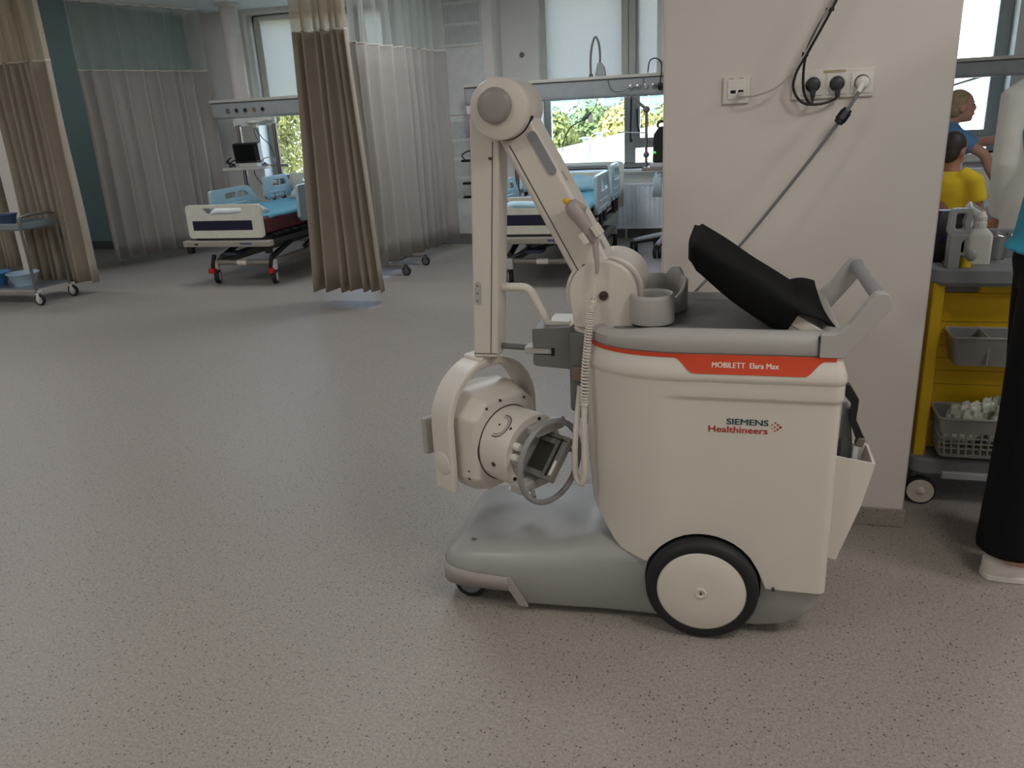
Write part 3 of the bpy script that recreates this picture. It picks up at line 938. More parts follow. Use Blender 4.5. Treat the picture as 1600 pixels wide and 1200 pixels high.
MB().tube([(-0.66, 2.165, 0.749), (-0.555, 2.165, 0.745)], 0.009, 14).build('parking_rod', GREYD, mx)
MB().box(-0.568, -0.482, 2.12, 2.17, 0.7395, 0.7585).build('parking_latch', GREY, mx, bevel=0.003)

# tube head: yoke, housing, collimator
HA = V((0.85, -0.527, 0.0)).normalized(); HP = V((0.527, 0.85, 0.0)).normalized(); UP = V((0, 0, 1))
HC = V((-0.712, 2.168, 0.462))
HM = axes(HC, HP, HA, UP)          # local x across, y along the beam, z up
yk = MB()
def yoke_line(r):
    pts = [(-r, -0.125)]
    for k in range(25):
        a = PI - PI * k / 24
        pts.append((r * math.cos(a), 0.077 + r * math.sin(a)))
    pts.append((r, -0.125))
    return pts
yo, yi = yoke_line(0.178), yoke_line(0.154)
secs = []
for k, (o_, i_) in enumerate(zip(yo, yi)):
    zz = o_[1]
    wdt = 0.043
    secs.append([HM @ V((o_[0], -wdt, o_[1])), HM @ V((o_[0], wdt, o_[1])), HM @ V((i_[0], wdt, i_[1])), HM @ V((i_[0], -wdt, i_[1]))])
yk.loft(secs)
yk.build('yoke', BODYW, mx, bevel=0.008, seg=3)
for s in (-1, 1):
    MB().lathe([(0.036, -0.004), (0.036, 0.003), (0.033, 0.005), (0, 0.005)], HM @ V((s * 0.178, 0, -0.035)), HP * s, 32, cap=False).build('yoke_pivot', BODYW, mx, smooth=50)
MB().box(-0.040, 0.040, -0.040, 0.040, 0.225, 0.262, HM).build('yoke_neck', WHITEP, mx, bevel=0.006)
def oct_(hx, z0, z1, ch, y, r=0.0):
    return [HM @ V((x, y, z)) for x, z in ((-hx + ch, z0), (hx - ch, z0), (hx, z0 + ch), (hx, z1 - ch), (hx - ch, z1), (-hx + ch, z1), (-hx, z1 - ch), (-hx, z0 + ch))]
hs = MB().loft([oct_(0.085, -0.10, 0.11, 0.03, -0.150), oct_(0.125, -0.135, 0.145, 0.05, -0.105), oct_(0.142, -0.150, 0.165, 0.058, -0.03), oct_(0.142, -0.150, 0.165, 0.058, 0.030), oct_(0.122, -0.132, 0.145, 0.045, 0.088), oct_(0.112, -0.122, 0.135, 0.04, 0.094)])
hs.build('tube_housing', BODYW, mx, bevel=0.012, seg=3)
MB().box(-0.125, 0.02, -0.170, -0.145, -0.07, 0.05, HM).build('rear_bumper', GREY, mx, bevel=0.006)
RC = 0.113
cl = MB().lathe([(0.0, 0.092), (RC, 0.092), (RC, 0.200), (RC - 0.004, 0.206), (0.0, 0.206)], HC, HA, 64, cap=False).build('collimator', BODYW, mx, smooth=50)
MB().lathe([(RC + 0.0035, 0.0905), (RC + 0.0035, 0.0955), (RC - 0.01, 0.0955)], HC, HA, 64, cap=False).build('collimator_seam', MATS['seam_shadow'], mx, smooth=50)
def on_cyl(ang, l, r):
    """ang 0 = across towards the far side, 90 = up"""
    a = math.radians(ang)
    return HC + HP * (r * math.cos(a)) + UP * (r * math.sin(a)) + HA * l
def cyl_normal(ang):
    a = math.radians(ang)
    return HP * math.cos(a) + UP * math.sin(a)
# angle scale printed on the cylinder: a half ring and its ticks
sc = MB()
S0, SL = 128, 0.142
def scale_pt(r, t, h=0.0007):
    return on_cyl(S0 + math.degrees(r * math.cos(t) / RC), SL + r * math.sin(t), RC + h)
for r0, r1, h in ((0.036, 0.0390, 0.0012), (0.0275, 0.0287, 0.0008)):
    ring0 = [[scale_pt(r0, t, h), scale_pt(r1, t, h)] for t in [math.radians(-12 + 204 * k / 40) for k in range(41)]]
    sc.loft(ring0, False, False, closed=False)
for k in range(27):
    t = math.radians(-8 + 196 * k / 26)
    dt = 0.018
    sc.loft([[scale_pt(0.0300, t - dt), scale_pt(0.0300, t + dt)], [scale_pt(0.0340, t - dt), scale_pt(0.0340, t + dt)]], False, False, closed=False)
sc.build('angle_scale', mat('print_brown', (70, 60, 52), 0.6), cl, smooth=0)
nn = cyl_normal(S0)
MB().cyl(on_cyl(S0, SL, RC - 0.002), on_cyl(S0, SL, RC + 0.002), 0.003, n=12).build('scale_pin', SCREW, cl)
tri = [on_cyl(S0 - 3, 0.186, RC + 0.001), on_cyl(S0 + 3, 0.186, RC + 0.001), on_cyl(S0, 0.195, RC + 0.001)]
MB().add(tri + [p - nn * 0.002 for p in tri], [(0, 1, 2), (3, 5, 4), (0, 3, 4, 1), (1, 4, 5, 2), (2, 5, 3, 0)]).build('scale_pointer', DARK, cl, smooth=0)
p = on_cyl(188, 0.155, RC)
MB().cyl(p - cyl_normal(192) * 0.002, p + cyl_normal(192) * 0.003, 0.007, n=16).build('screw', SCREW, cl)
for x, z in ((-0.075, 0.128), (-0.02, 0.138), (-0.128, -0.06), (-0.128, -0.085), (0.075, 0.122)):
    y_ = 0.094 if z > 0 else 0.062
    MB().cyl(HM @ V((x, y_ - 0.004, z)), HM @ V((x, y_ + 0.003, z)), 0.0042, n=12).build('screw', SCREW, mx)
# face details
FY = 0.206
MB().cyl(HM @ V((0, FY - 0.002, 0)), HM @ V((0, FY + 0.004, 0)), 0.088, n=48).build('face_plate', mat('face_grey', (150, 146, 142), 0.45), cl)
for a in (75, 35, 215, 262, 240):
    p = HC + HA * FY + HP * (0.099 * math.cos(math.radians(a))) + UP * (0.099 * math.sin(math.radians(a)))
    MB().cyl(p - HA * 0.003, p + HA * 0.004, 0.0052, n=12).build('screw', DARK, cl)
for a in (150, 172):
    p = HC + HA * FY + HP * (0.083 * math.cos(math.radians(a))) + UP * (0.083 * math.sin(math.radians(a)))
    MB().lathe([(0.0115, 0.0), (0.0115, 0.014), (0.009, 0.022), (0, 0.022)], p, HA, 20, cap=False).build('field_knob', WHITEP, cl, smooth=50)
MB().box(-0.025, 0.085, FY, FY + 0.045, 0.062, 0.086, HM).build('accessory_rail', GREY, cl, bevel=0.004)
MB().box(-0.100, 0.015, FY, FY + 0.045, -0.090, -0.062, HM).build('accessory_rail', GREY, cl, bevel=0.004)
# dose display pushed into the rails, tilted
dv = (HP * 0.66 + UP * 0.75).normalized()
dn = HA.cross(dv).normalized()
if dn.y > 0: dn = -dn
DM = axes(HC + HA * (FY + 0.052) + UP * 0.002 + HP * 0.004, HA, dv, dn)
dd = MB().box(-0.056, 0.056, -0.068, 0.068, -0.012, 0.010, DM).build('dose_display', mat('display_grey', (118, 114, 108), 0.45), mx, bevel=0.002)
MB().box(-0.044, 0.016, -0.050, 0.036, 0.0095, 0.0112, DM).build('display_screen', mat('display_screen', (52, 50, 44), 0.25), dd)
MB().box(0.030, 0.037, -0.058, 0.058, 0.0095, 0.0112, DM).build('display_slot', DARK, dd)
MB().box(0.042, 0.050, -0.052, -0.008, 0.0095, 0.0112, DM).build('display_label', INKW, dd)
MB().box(-0.050, 0.050, 0.052, 0.055, 0.0095, 0.0112, DM).build('display_slot', DARK, dd)
MB().box(-0.055, -0.047, -0.050, -0.010, 0.008, 0.0118, DM).build('clamp_plate', STEEL, dd)
# round grip ring
ring = [HC - UP * 0.012 + HA * (FY + 0.066) + HP * (0.120 * math.cos(2 * PI * k / 56)) + UP * (0.120 * math.sin(2 * PI * k / 56)) for k in range(56)]
ro = MB().tube(ring, 0.0085, 12, closed=True).build('grip_ring', mat('ring_grey', (146, 144, 142), 0.35), mx)
for a in (60, 235, -8, 180):
    d = HP * math.cos(math.radians(a)) + UP * math.sin(math.radians(a))
    MB().tube([HC + HA * FY + d * 0.085, HC + HA * (FY + 0.045) + d * 0.10, HC + HA * (FY + 0.066) + d * 0.120], 0.0065, 10).build('ring_spoke', MATS['ring_grey'], ro)

# hand switch in its clip, with its lead
hd_ = (V((0.54, 0, -0.84))).normalized()
h0 = V((-0.402, 2.068, 1.152))
hsw = MB().tube([h0 - hd_ * 0.024, h0 - hd_ * 0.018, h0 - hd_ * 0.006, h0 + hd_ * 0.012, h0 + hd_ * 0.030, h0 + hd_ * 0.055, h0 + hd_ * 0.085, h0 + hd_ * 0.100], [0.006, 0.017, 0.0225, 0.023, 0.019, 0.0165, 0.013, 0.0115], 20).build('hand_switch', mat('switch_grey', (166, 156, 150), 0.4), mx, smooth=60)
MB().sph(h0 - hd_ * 0.020 + V((-0.009, -0.006, 0.004)), (0.0085, 0.0085, 0.0085)).build('yellow_button', YEL, hsw, smooth=180)
MB().tube([h0 + V((0.016, -0.004, 0.010)), h0 + V((0.025, -0.004, 0.002)), h0 + V((0.023, -0.004, -0.012))], [0.006, 0.010, 0.006], 12).build('switch_thumb_rest', MATS['switch_grey'], hsw)
for w_ in (-0.019, 0.019):
    pc = h0 + hd_ * 0.078 + V((0.84, 0, 0.54)) * w_
    M_ = axes(pc, (0.84, 0, 0.54), (0, 1, 0), -hd_)
    MB().box(-0.008, 0.008, -0.022, 0.034, -0.016, 0.016, M_).build('switch_clip', BODYW, mx, bevel=0.003)
e0 = h0 + hd_ * 0.10
ld_ = catmull([e0, (-0.347, 2.062, 1.045), (-0.3425, 2.055, 1.012), (-0.3435, 2.052, 0.985)], 6)
MB().tube(ld_, [0.0085 - 0.0035 * i / (len(ld_) - 1) for i in range(len(ld_))], 12).build('strain_relief', MATS['switch_grey'], hsw)
MB().tube(catmull([(-0.3435, 2.052, 0.985), (-0.350, 2.048, 0.95), (-0.3535, 2.045, 0.918)], 5), 0.003, 8).build('switch_lead', BODYW, hsw)
cpts = catmull([(-0.3535, 2.045, 0.918), (-0.360, 2.035, 0.87), (-0.366, 2.020, 0.80), (-0.371, 2.00, 0.72), (-0.372, 1.99, 0.64)], 30)
coil = []
for i, p in enumerate(cpts):
    t = i / (len(cpts) - 1)
    for k in range(8):
        if i == len(cpts) - 1: break
        q_ = p.lerp(cpts[i + 1], k / 8)
        a = 2 * PI * (t * 40 + k / 8 * 40 / (len(cpts) - 1))
        coil.append(q_ + V((math.cos(a), math.sin(a), 0)) * 0.0085)
MB().tube(coil, 0.0028, 6).build('coiled_lead', BODYW, hsw)
MB().tube(catmull([(-0.372, 1.99, 0.645), (-0.3735, 1.985, 0.58), (-0.374, 1.985, 0.50), (-0.375, 1.985, 0.44), (-0.383, 1.99, 0.408), (-0.397, 2.00, 0.408), (-0.409, 2.02, 0.44), (-0.411, 2.04, 0.50), (-0.408, 2.06, 0.57), (-0.404, 2.085, 0.63), (-0.402, 2.09, 0.66)], 6), 0.0085, 12).build('hanging_lead', BODYW, hsw)

# display panel lying in the tray (its foot peeps out of the cover)
PM = axes((0.155, 2.20, 0.884), (0.85, 0, -0.527), (0, 1, 0), (0.527, 0, 0.85))
MB().box(-0.05, 0.082, -0.19, 0.15, -0.022, 0.008, PM).build('display_panel', mat('panel_white', (214, 206, 196), 0.4), mx, bevel=0.004)
MB().box(-0.02, 0.060, -0.188, 0.15, -0.036, -0.020, PM).build('panel_hinge', GREY, mx, bevel=0.004)

# pocket at the rear
pk = MB()
def pocket(y0, y1):
    xo = 0.264
    o3 = [(xo, 0.245), (0.290, 0.238), (0.338, 0.40), (0.362, 0.520), (xo, 0.535)]
    return o3
pko = pocket(0, 0)
def pk_ring(y, ins):
    return [V((x, y, z)) for x, z in pko]
pk.prism(pko, 1.985, 1.991)
pk.prism(pko, 2.105, 2.111)
pk.prism([(0.290, 0.238), (0.338, 0.40), (0.362, 0.520), (0.356, 0.520), (0.332, 0.402), (0.284, 0.243)], 1.991, 2.105)
pk.prism([(0.264, 0.245), (0.284, 0.2395), (0.284, 0.245), (0.264, 0.251)], 1.991, 2.105)
pk.build('rear_pocket', BODYW, mx, smooth=30)

# flat detector standing in the pocket: a thing of its own
det = thing('image_detector', 'dark flat detector with a bent black handle standing in the pocket behind the white machine', 'detector', (0.30, 2.05, 0.26))
MB().prism([(0.280, 0.262), (0.292, 0.260), (0.318, 0.50), (0.300, 0.645), (0.287, 0.645)], 2.036, 2.090).build('detector_panel', mat('detector_grey', (92, 94, 96), 0.4), det, bevel=0.003)
MB().prism([(0.300, 0.36), (0.312, 0.36), (0.3255, 0.552), (0.313, 0.552)], 2.018, 2.036).build('edge_strip', mat('edge_white', (206, 206, 206), 0.4), det, bevel=0.002)
hp_ = fillet([(0.281, 0.716), (0.291, 0.716), (0.3155, 0.676), (0.3135, 0.622), (0.336, 0.574), (0.318, 0.566), (0.297, 0.620), (0.299, 0.664), (0.281, 0.686)], 0.005, 4)
MB().prism(hp_, 2.016, 2.040).build('detector_handle', BLACK, det, bevel=0.004)
M_ = axes((0.3275, 2.028, 0.563), (0.95, 0, -0.3), (0, 1, 0), (0.3, 0, 0.95))
MB().box(-0.0095, 0.0095, -0.013, 0.013, -0.012, 0.012, M_).build('metal_corner', mat('corner_metal', (128, 120, 108), 0.35, metal=0.6), det, bevel=0.003)

# black cloth cover pulled over the display
cv = thing('fabric_cover', 'black fabric cover pulled over the tilted display on the machine top', 'cover', (0.05, 2.17, 0.90))
rnd = random.Random(4)
rings = []
NS = 26
for i in range(NS):
    t = i / (NS - 1)
    x = -0.108 + 0.250 * t
    zt_ = 1.088 - 0.655 * (x + 0.022 * sst(0.75, 1.0, t) + 0.105)
    th = 0.076 + 0.024 * sst(0.05, 0.7, t) - 0.030 * sst(0.75, 1.0, t)
    zb_ = max(zt_ - th, 0.852)
    y0 = 1.985 + 0.012 * sst(0.0, 0.06, t) * 0 - 0.004 * math.sin(5 * t) + 0.03 * sst(0.06, 0.0, t)
    y1 = 2.355 - 0.03 * sst(0.06, 0.0, t)
    if t < 0.05: zt_ -= 0.012; zb_ += 0.010
    ring = []
    NR = 40
    for k in range(NR):
        a = 2 * PI * k / NR
        e_ = 0.32
        cx = math.copysign(abs(math.cos(a)) ** e_, math.cos(a)); sz = math.copysign(abs(math.sin(a)) ** e_, math.sin(a))
        y = (y0 + y1) / 2 + (y1 - y0) / 2 * cx
        z = (zt_ + zb_) / 2 + (zt_ - zb_) / 2 * sz
        wob = 0.0016 * math.sin(40 * x + 3 * a) + 0.0016 * math.sin(25 * y + 14 * x)
        if sz > 0: z += wob * 0.7 - 0.004 * math.sin(PI * (y - y0) / (y1 - y0))
        else: z += wob - 0.008 * math.sin(PI * t) * (1 - abs(cx) ** 6)
        yy = y + 0.5 * wob
        # crease on the near face by the upper corner
        if y < 2.02 and 0.02 < t < 0.32: yy += 0.007 * math.sin(PI * (t - 0.02) / 0.30) * math.exp(-((z - (zb_ + 0.030)) / 0.010) ** 2)
        xx = x + 0.034 * ((z - zb_) / max(zt_ - zb_, 1e-4) - 0.35) * sst(0.75, 1.0, t)
        ring.append(V((xx, yy, z)))
    rings.append(ring)
MB().loft(rings, True, False).build('cover_body', CLOTHB, cv, smooth=70)
fl = MB()
def flap(u, v):
    # from the slab's upper edge out over the panel foot: u across (near to far), v outward
    y = 1.985 + 0.37 * u
    x0 = 0.152; z0 = 0.905 - 0.001 * u
    tipn = V((0.249, 2.02, 0.858)); far = V((0.226, 2.40, 0.898))
    mid = V((0.210, 2.18, 0.895))
    end = tipn * (1 - u) ** 2 + mid * 2 * u * (1 - u) + far * u * u
    p = V((x0, y, z0)).lerp(end, v)
    p.z += 0.003 * math.sin(PI * v) * (0.5 + u) + 0.004 * math.sin(7 * u + 3 * v)
    return p
fl.grid(flap, 24, 10)
fl.build('cover_flap', CLOTHB, cv, smooth=180, solid=0.003)
# ------------------------------------------------------------------ hospital beds
def make_bed(label):
    t = thing('hospital_bed', label, 'bed', (-4.46, 7.40, 0), 'hospital beds by the windows')
    xl, xr = -4.86, -4.085
    # foot board with a grip opening and a navy inlay
    fb = MB().plate_hole(rrect(xl, xr, 0.430, 0.728, 0.035), fillet([(-4.70, 0.700), (-4.27, 0.700), (-4.29, 0.655), (-4.40, 0.640), (-4.60, 0.640), (-4.66, 0.655)], 0.02), 6.392, 6.428)
    f = fb.build('foot_board', BEDW, t, bevel=0.008)
    MB().box(-4.80, -4.185, 6.386, 6.394, 0.502, 0.588).build('navy_inlay', NAVY, f, bevel=0.002)
    # head board with a long grip slot
    hb = MB().plate_hole(rrect(-4.965, -3.975, 0.38, 0.852, 0.05), rrect(-4.80, -4.14, 0.755, 0.815, 0.028), 8.47, 8.51)
    h = hb.build('head_board', BEDW, t, bevel=0.008)
    MB().box(-4.90, -4.04, 8.462, 8.472, 0.56, 0.70).build('head_board_inlay', mat('inlay_green_grey', (180, 190, 180), 0.45), h, bevel=0.003)
    # bumper under the foot board
    MB().box(-4.925, -4.015, 6.360, 6.440, 0.352, 0.408).build('foot_bumper', mat('bumper_beige', (172, 164, 152), 0.45), t, bevel=0.012)
    bl = MB().box(-4.80, -4.76, 6.3585, 6.361, 0.372, 0.388)
    bl.build('bumper_label', CARB, t)
    MB().box(-4.32, -4.20, 6.3585, 6.361, 0.374, 0.390).build('bumper_label', mat('purple_label', (84, 80, 126), 0.5), t)
    for x in (-4.88, -4.06):
        MB().lathe([(0.0, 0.29), (0.030, 0.29), (0.036, 0.30), (0.036, 0.345), (0.02, 0.355)], (x, 6.40, 0), (0, 0, 1), 16, cap=False).build('corner_buffer', BLACK, t)
    # lying surface
    fr = MB()
    fr.box(xl + 0.03, xr - 0.03, 6.44, 8.46, 0.405, 0.440)
    for y in [6.55 + 0.16 * k for k in range(12)]:
        fr.box(xl + 0.01, xr + 0.02, y, y + 0.10, 0.432, 0.452)
    fr.build('platform', CARB, t, bevel=0.004)
    MB().box(-4.855, -4.065, 6.45, 8.44, 0.455, 0.605).build('mattress', MAROON, t, bevel=0.03, seg=4)
    sp = MB()
    for x in (-4.86, -4.05):
        sp.box(x - 0.02, x + 0.02, 6.46, 8.46, 0.36, 0.405)
    sp.build('side_profile', CARB, t, bevel=0.004)
    # lifting scissors
    a = MB()
    for x in (-4.72, -4.18):
        a.tube([(x, 6.62, 0.215), (x, 7.30, 0.39)], 0.026, 8)
        a.tube([(x, 7.25, 0.215), (x, 7.85, 0.39)], 0.026, 8)
    a.box(-4.76, -4.14, 6.95, 7.15, 0.30, 0.37)
    a.box(-4.60, -4.28, 7.2, 7.8, 0.27, 0.38)
    a.tube([(-4.68, 6.52, 0.215), (-4.2, 6.60, 0.36)], 0.018, 8)
    a.build('lift_arms', CARB, t, bevel=0.003)
    MB().box(-4.19, -4.13, 6.60, 6.64, 0.33, 0.385).build('release_lever', RED, t, bevel=0.005)
    pd = MB().box(-4.52, -4.37, 6.36, 6.52, 0.275, 0.30)
    pd.build('foot_pedal', mat('pedal_blue', (40, 48, 72), 0.5), t, bevel=0.006)
    # base
    b = MB()
    b.cyl((-4.665, 6.46, 0.195), (-4.075, 6.46, 0.195), 0.026, n=16)
    b.build('cross_tube', TUBE, t)
    MB().cyl((-4.44, 6.46, 0.195), (-4.34, 6.46, 0.195), 0.0268, n=16).build('tube_label', INKW, t)
    b = MB()
    for x in (-4.66, -4.08):
        b.box(x - 0.022, x + 0.022, 6.46, 8.36, 0.165, 0.222)
    b.cyl((-4.665, 8.36, 0.195), (-4.075, 8.36, 0.195), 0.026, n=12)
    b.build('base_rails', TUBE, t, bevel=0.006)
    for x, y in ((-4.672, 6.45), (-4.065, 6.45), (-4.672, 8.36), (-4.065, 8.36)):
        w = MB().lathe([(0.042, -0.020), (0.060, -0.020), (0.0655, -0.012), (0.0655, 0.012), (0.060, 0.020), (0.042, 0.020)], (x, y, 0.0655), (0.94, 0.34, 0), 24, cap=False).build('caster', RUBBER, t, smooth=50)
        MB().lathe([(0, -0.021), (0.02, -0.023), (0.044, -0.019), (0.044, 0.019), (0.02, 0.023), (0, 0.021)], (x, y, 0.0655), (0.94, 0.34, 0), 20, cap=False).build('caster_hub', WHITEP, w, smooth=50)
        MB().box(x - 0.028, x + 0.028, y - 0.026, y + 0.026, 0.128, 0.222).build('caster_housing', mat('housing_white', (204, 204, 200), 0.4), w, bevel=0.008)
        if y < 7:
            MB().box(x - 0.015 - (0.03 if x < -4.4 else 0), x + 0.02, y - 0.075, y - 0.02, 0.105, 0.150).build('brake_pedal', RED, w, bevel=0.006)
            MB().tube([(x - 0.02, y - 0.03, 0.15), (x + 0.012, y - 0.02, 0.27)], 0.020, 8).build('brake_arm', BLACK, w)
    # side rails: moulded panels with openings
    def rail(x, y0, y1, z0, z1, name='side_rail'):
        Mr = Matrix(((0, 1, 0, x), (1, 0, 0, 0), (0, 0, 1, 0), (0, 0, 0, 1)))
        L = y1 - y0
        outer = fillet([(y0, z0 + 0.04), (y0 + 0.05, z0), (y1 - 0.03, z0), (y1, z0 + 0.05), (y1 - L * 0.22, z1), (y0 + 0.02, z1)], [0.03, 0.03, 0.03, 0.06, 0.10, 0.03])
        iz0 = z0 + (z1 - z0) * 0.55
        inner = fillet([(y0 + L * 0.28, iz0), (y1 - L * 0.22, iz0), (y1 - L * 0.30, z1 - 0.045), (y0 + L * 0.28, z1 - 0.045)], 0.025)
        o = MB().plate_hole(outer, inner, -0.016, 0.016, Mr).build(name, BEDB, t, bevel=0.006)
        s = MB()
        s.box(x - 0.014, x + 0.014, y0 + L * 0.50, y0 + L * 0.55, iz0 - 0.01, z1 - 0.03)
        s.build('rail_strut', BEDB, o, bevel=0.004)
        for k, (za, zb) in enumerate(((0.10, 0.16), (0.28, 0.34))):
            m_ = MB().box(x - 0.019, x + 0.019, y0 + L * 0.15, y0 + L * 0.7, z0 + (z1 - z0) * za, z0 + (z1 - z0) * zb)
            m_.build('rail_rib', mat('rail_light', (206, 220, 222), 0.35), o, bevel=0.003)
        MB().tube([(x, y0 + L * 0.3, z0 + 0.05), (x, y0 + L * 0.35, 0.39)], 0.02, 8).build('rail_hinge', CARB, o)
        MB().tube([(x, y0 + L * 0.65, z0 + 0.05), (x, y0 + L * 0.6, 0.39)], 0.02, 8).build('rail_hinge', CARB, o)
        return o
    rail(-4.90, 6.83, 7.68, 0.585, 0.81)
    rail(-4.90, 7.80, 8.40, 0.62, 0.86)
    rail(-4.015, 6.93, 7.75, 0.50, 0.835)
    rail(-4.015, 7.82, 8.42, 0.52, 0.86)
    return t
bed1 = make_bed('hospital bed with maroon mattress between the two grey curtains, navy panel on its foot board')
bed2 = copy_tree(bed1, delta=(2.85, 0.03, 0))
def below(o):
    return [o] + [q for ch in o.children for q in below(ch)]
for o in below(bed2):
    if o.name.startswith('brake'):
        bpy.data.objects.remove(o)
bed2['label'] = 'hospital bed half hidden behind the folded white arm of the machine'
def soft(name, label, cat, cx, cy, z0, sx, sy, sz, m, seed, group=None, rot=0.0):
    rnd = random.Random(seed)
    a_, b_, c_ = rnd.uniform(0, 6), rnd.uniform(0, 6), rnd.uniform(0, 6)
    def f(top):
        def g(u, v):
            x = (u - 0.5) * 2; y = (v - 0.5) * 2
            e = max(0, (1 - x ** 4)) * max(0, (1 - y ** 4))
            h = sz * (e ** 0.45)
            wr = 0.10 * sz * math.sin(7 * x + a_ + 3 * y) + 0.08 * sz * math.sin(9 * y + b_ - 4 * x)
            z = z0 + (h + wr * e if top else 0.0)
            X = x * sx / 2 * (1 - 0.06 * y * y); Y = y * sy / 2 * (1 - 0.06 * x * x)
            return V((cx + X * math.cos(rot) - Y * math.sin(rot), cy + X * math.sin(rot) + Y * math.cos(rot), z))
        return g
    mb = MB().grid(f(True), 22, 18)
    mb.grid(f(False), 22, 18)
    o = mb.build(name, m, loc=(cx, cy, z0), smooth=180)
    bm = bmesh.new(); bm.from_mesh(o.data); bmesh.ops.remove_doubles(bm, verts=bm.verts, dist=0.0005); bmesh.ops.recalc_face_normals(bm, faces=bm.faces); bm.to_mesh(o.data); bm.free()
    return tag(o, label, cat, group)
PILL = mat('pillow_pale', (206, 216, 220), 0.85, var=0.06, scale=10)
soft('pillow', 'pale pillow at the head of the bed between the grey curtains', 'pillow', -4.42, 8.16, 0.615, 0.62, 0.42, 0.14, PILL, 1, 'bed pillows')
soft('pillow', 'pale blue pillow on the bed behind the machine arm', 'pillow', -1.60, 8.18, 0.615, 0.66, 0.44, 0.115, mat('pillow_blue', (160, 202, 216), 0.85, var=0.12, scale=10), 2, 'bed pillows')
soft('folded_blanket', 'folded white blanket seen through the foot board of the bed between the grey curtains', 'blanket', -4.48, 6.66, 0.612, 0.52, 0.30, 0.075, LINEN, 3, 'blankets on the beds')
soft('folded_blanket', 'folded white and blue blanket at the foot of the bed behind the machine arm', 'blanket', -1.62, 6.70, 0.612, 0.56, 0.30, 0.075, mat('blanket_pale', (190, 212, 220), 0.85, var=0.12, scale=9), 4, 'blankets on the beds')
def sheet(cx, label, y0=6.50, y1=8.42, z=0.606):
    def f(u, v):
        x = (u - 0.5) * 0.80; y = y0 + (y1 - y0) * v
        zz = z + 0.004 + 0.0035 * math.sin(14 * y + 9 * x) + 0.003 * math.sin(31 * x + 5 * y)
        if abs(x) > 0.385: zz -= (abs(x) - 0.385) * 1.5
        return V((cx + x, y, zz))
    o = MB().grid(f, 30, 50).build('bed_sheet', SHEET, loc=(cx, y0, z), smooth=180, solid=0.004)
    tag(o, label, 'sheet', 'turquoise bed sheets')
sheet(-4.46, 'turquoise sheet spread over the maroon mattress between the grey curtains')
sheet(-1.57, 'turquoise sheet on the mattress of the bed behind the machine arm')
# ------------------------------------------------------------------ bed-head supply beams
def beam(name, x0, x1, label, outlets, col=None, z0=1.470, z1=1.675, y=8.30):
    t = thing(name, label, 'supply beam', (x0, y, z0), 'ceiling-hung supply beams above the bed heads')
    prof = fillet([(y + 0.02, z0), (y + 0.17, z0), (y + 0.17, z1 - 0.03), (y - 0.01, z1 - 0.03)], [0.05, 0.02, 0.01, 0.01])
    MB().loft([[V((x, p[0], p[1])) for p in prof] for x in (x0, x1)]).build('beam_body', RAILM, t, bevel=0.003)
    MB().box(x0 - 0.008, x1 + 0.008, y - 0.03, y + 0.19, z1 - 0.03, z1).build('beam_shelf', mat('beam_shelf', (214, 206, 196), 0.4), t, bevel=0.006)
    MB().box(x0, x1, y - 0.012, y - 0.006, z1 - 0.042, z1 - 0.030).build('beam_groove', GREYD, t)
    for xx in (x0 - 0.010, x1 + 0.002):
        MB().loft([[V((x, p[0], p[1])) for p in prof] for x in (xx, xx + 0.008)]).build('end_plate', mat('end_plate', (186, 184, 180), 0.4), t)
    for k, (xx, cc) in enumerate(outlets):
        oo = MB().lathe([(0.026, 0), (0.026, -0.006), (0.020, -0.008)], (xx, y + 0.004, z0 + 0.085), (0, 1, 0), 20, cap=False).build('gas_outlet', STEEL, t)
        MB().cyl((xx, y + 0.004, z0 + 0.085), (xx, y - 0.009, z0 + 0.085), 0.018, n=18).build('outlet_core', cc, oo)
    if col is not None:
        MB().cyl((col, y + 0.08, z1), (col, y + 0.08, 2.65), 0.095, n=32).build('drop_column', mat('column_paint', (214, 206, 200), 0.5), t)
        MB().lathe([(0.13, 2.65), (0.13, 2.63), (0.10, 2.61), (0.096, 2.61)], (col, y + 0.08, 0), (0, 0, 1), 32, cap=False).build('column_collar', MATS['column_paint'], t)
    return t
oc = mat('outlet_ochre', (150, 128, 84), 0.5)
beam('supply_beam', -5.725, -3.60, 'supply beam with round gas outlets over the bed monitor, on a white drop column', [(-5.52, GREYD), (-5.41, BLACK), (-5.30, BLACK), (-5.19, oc), (-5.08, BLACK)], col=-5.375)
beam('supply_beam', -2.72, -0.42, 'long supply beam carrying the lamp loop behind the machine elbow', [(-1.02, RAILM), (-0.95, RAILM), (-0.88, RAILM), (-0.80, GREYD)], col=-0.69)
beam('supply_beam', 1.30, 3.30, 'supply beam crossing the window in the bay with the people', [], z0=1.470, z1=1.635)

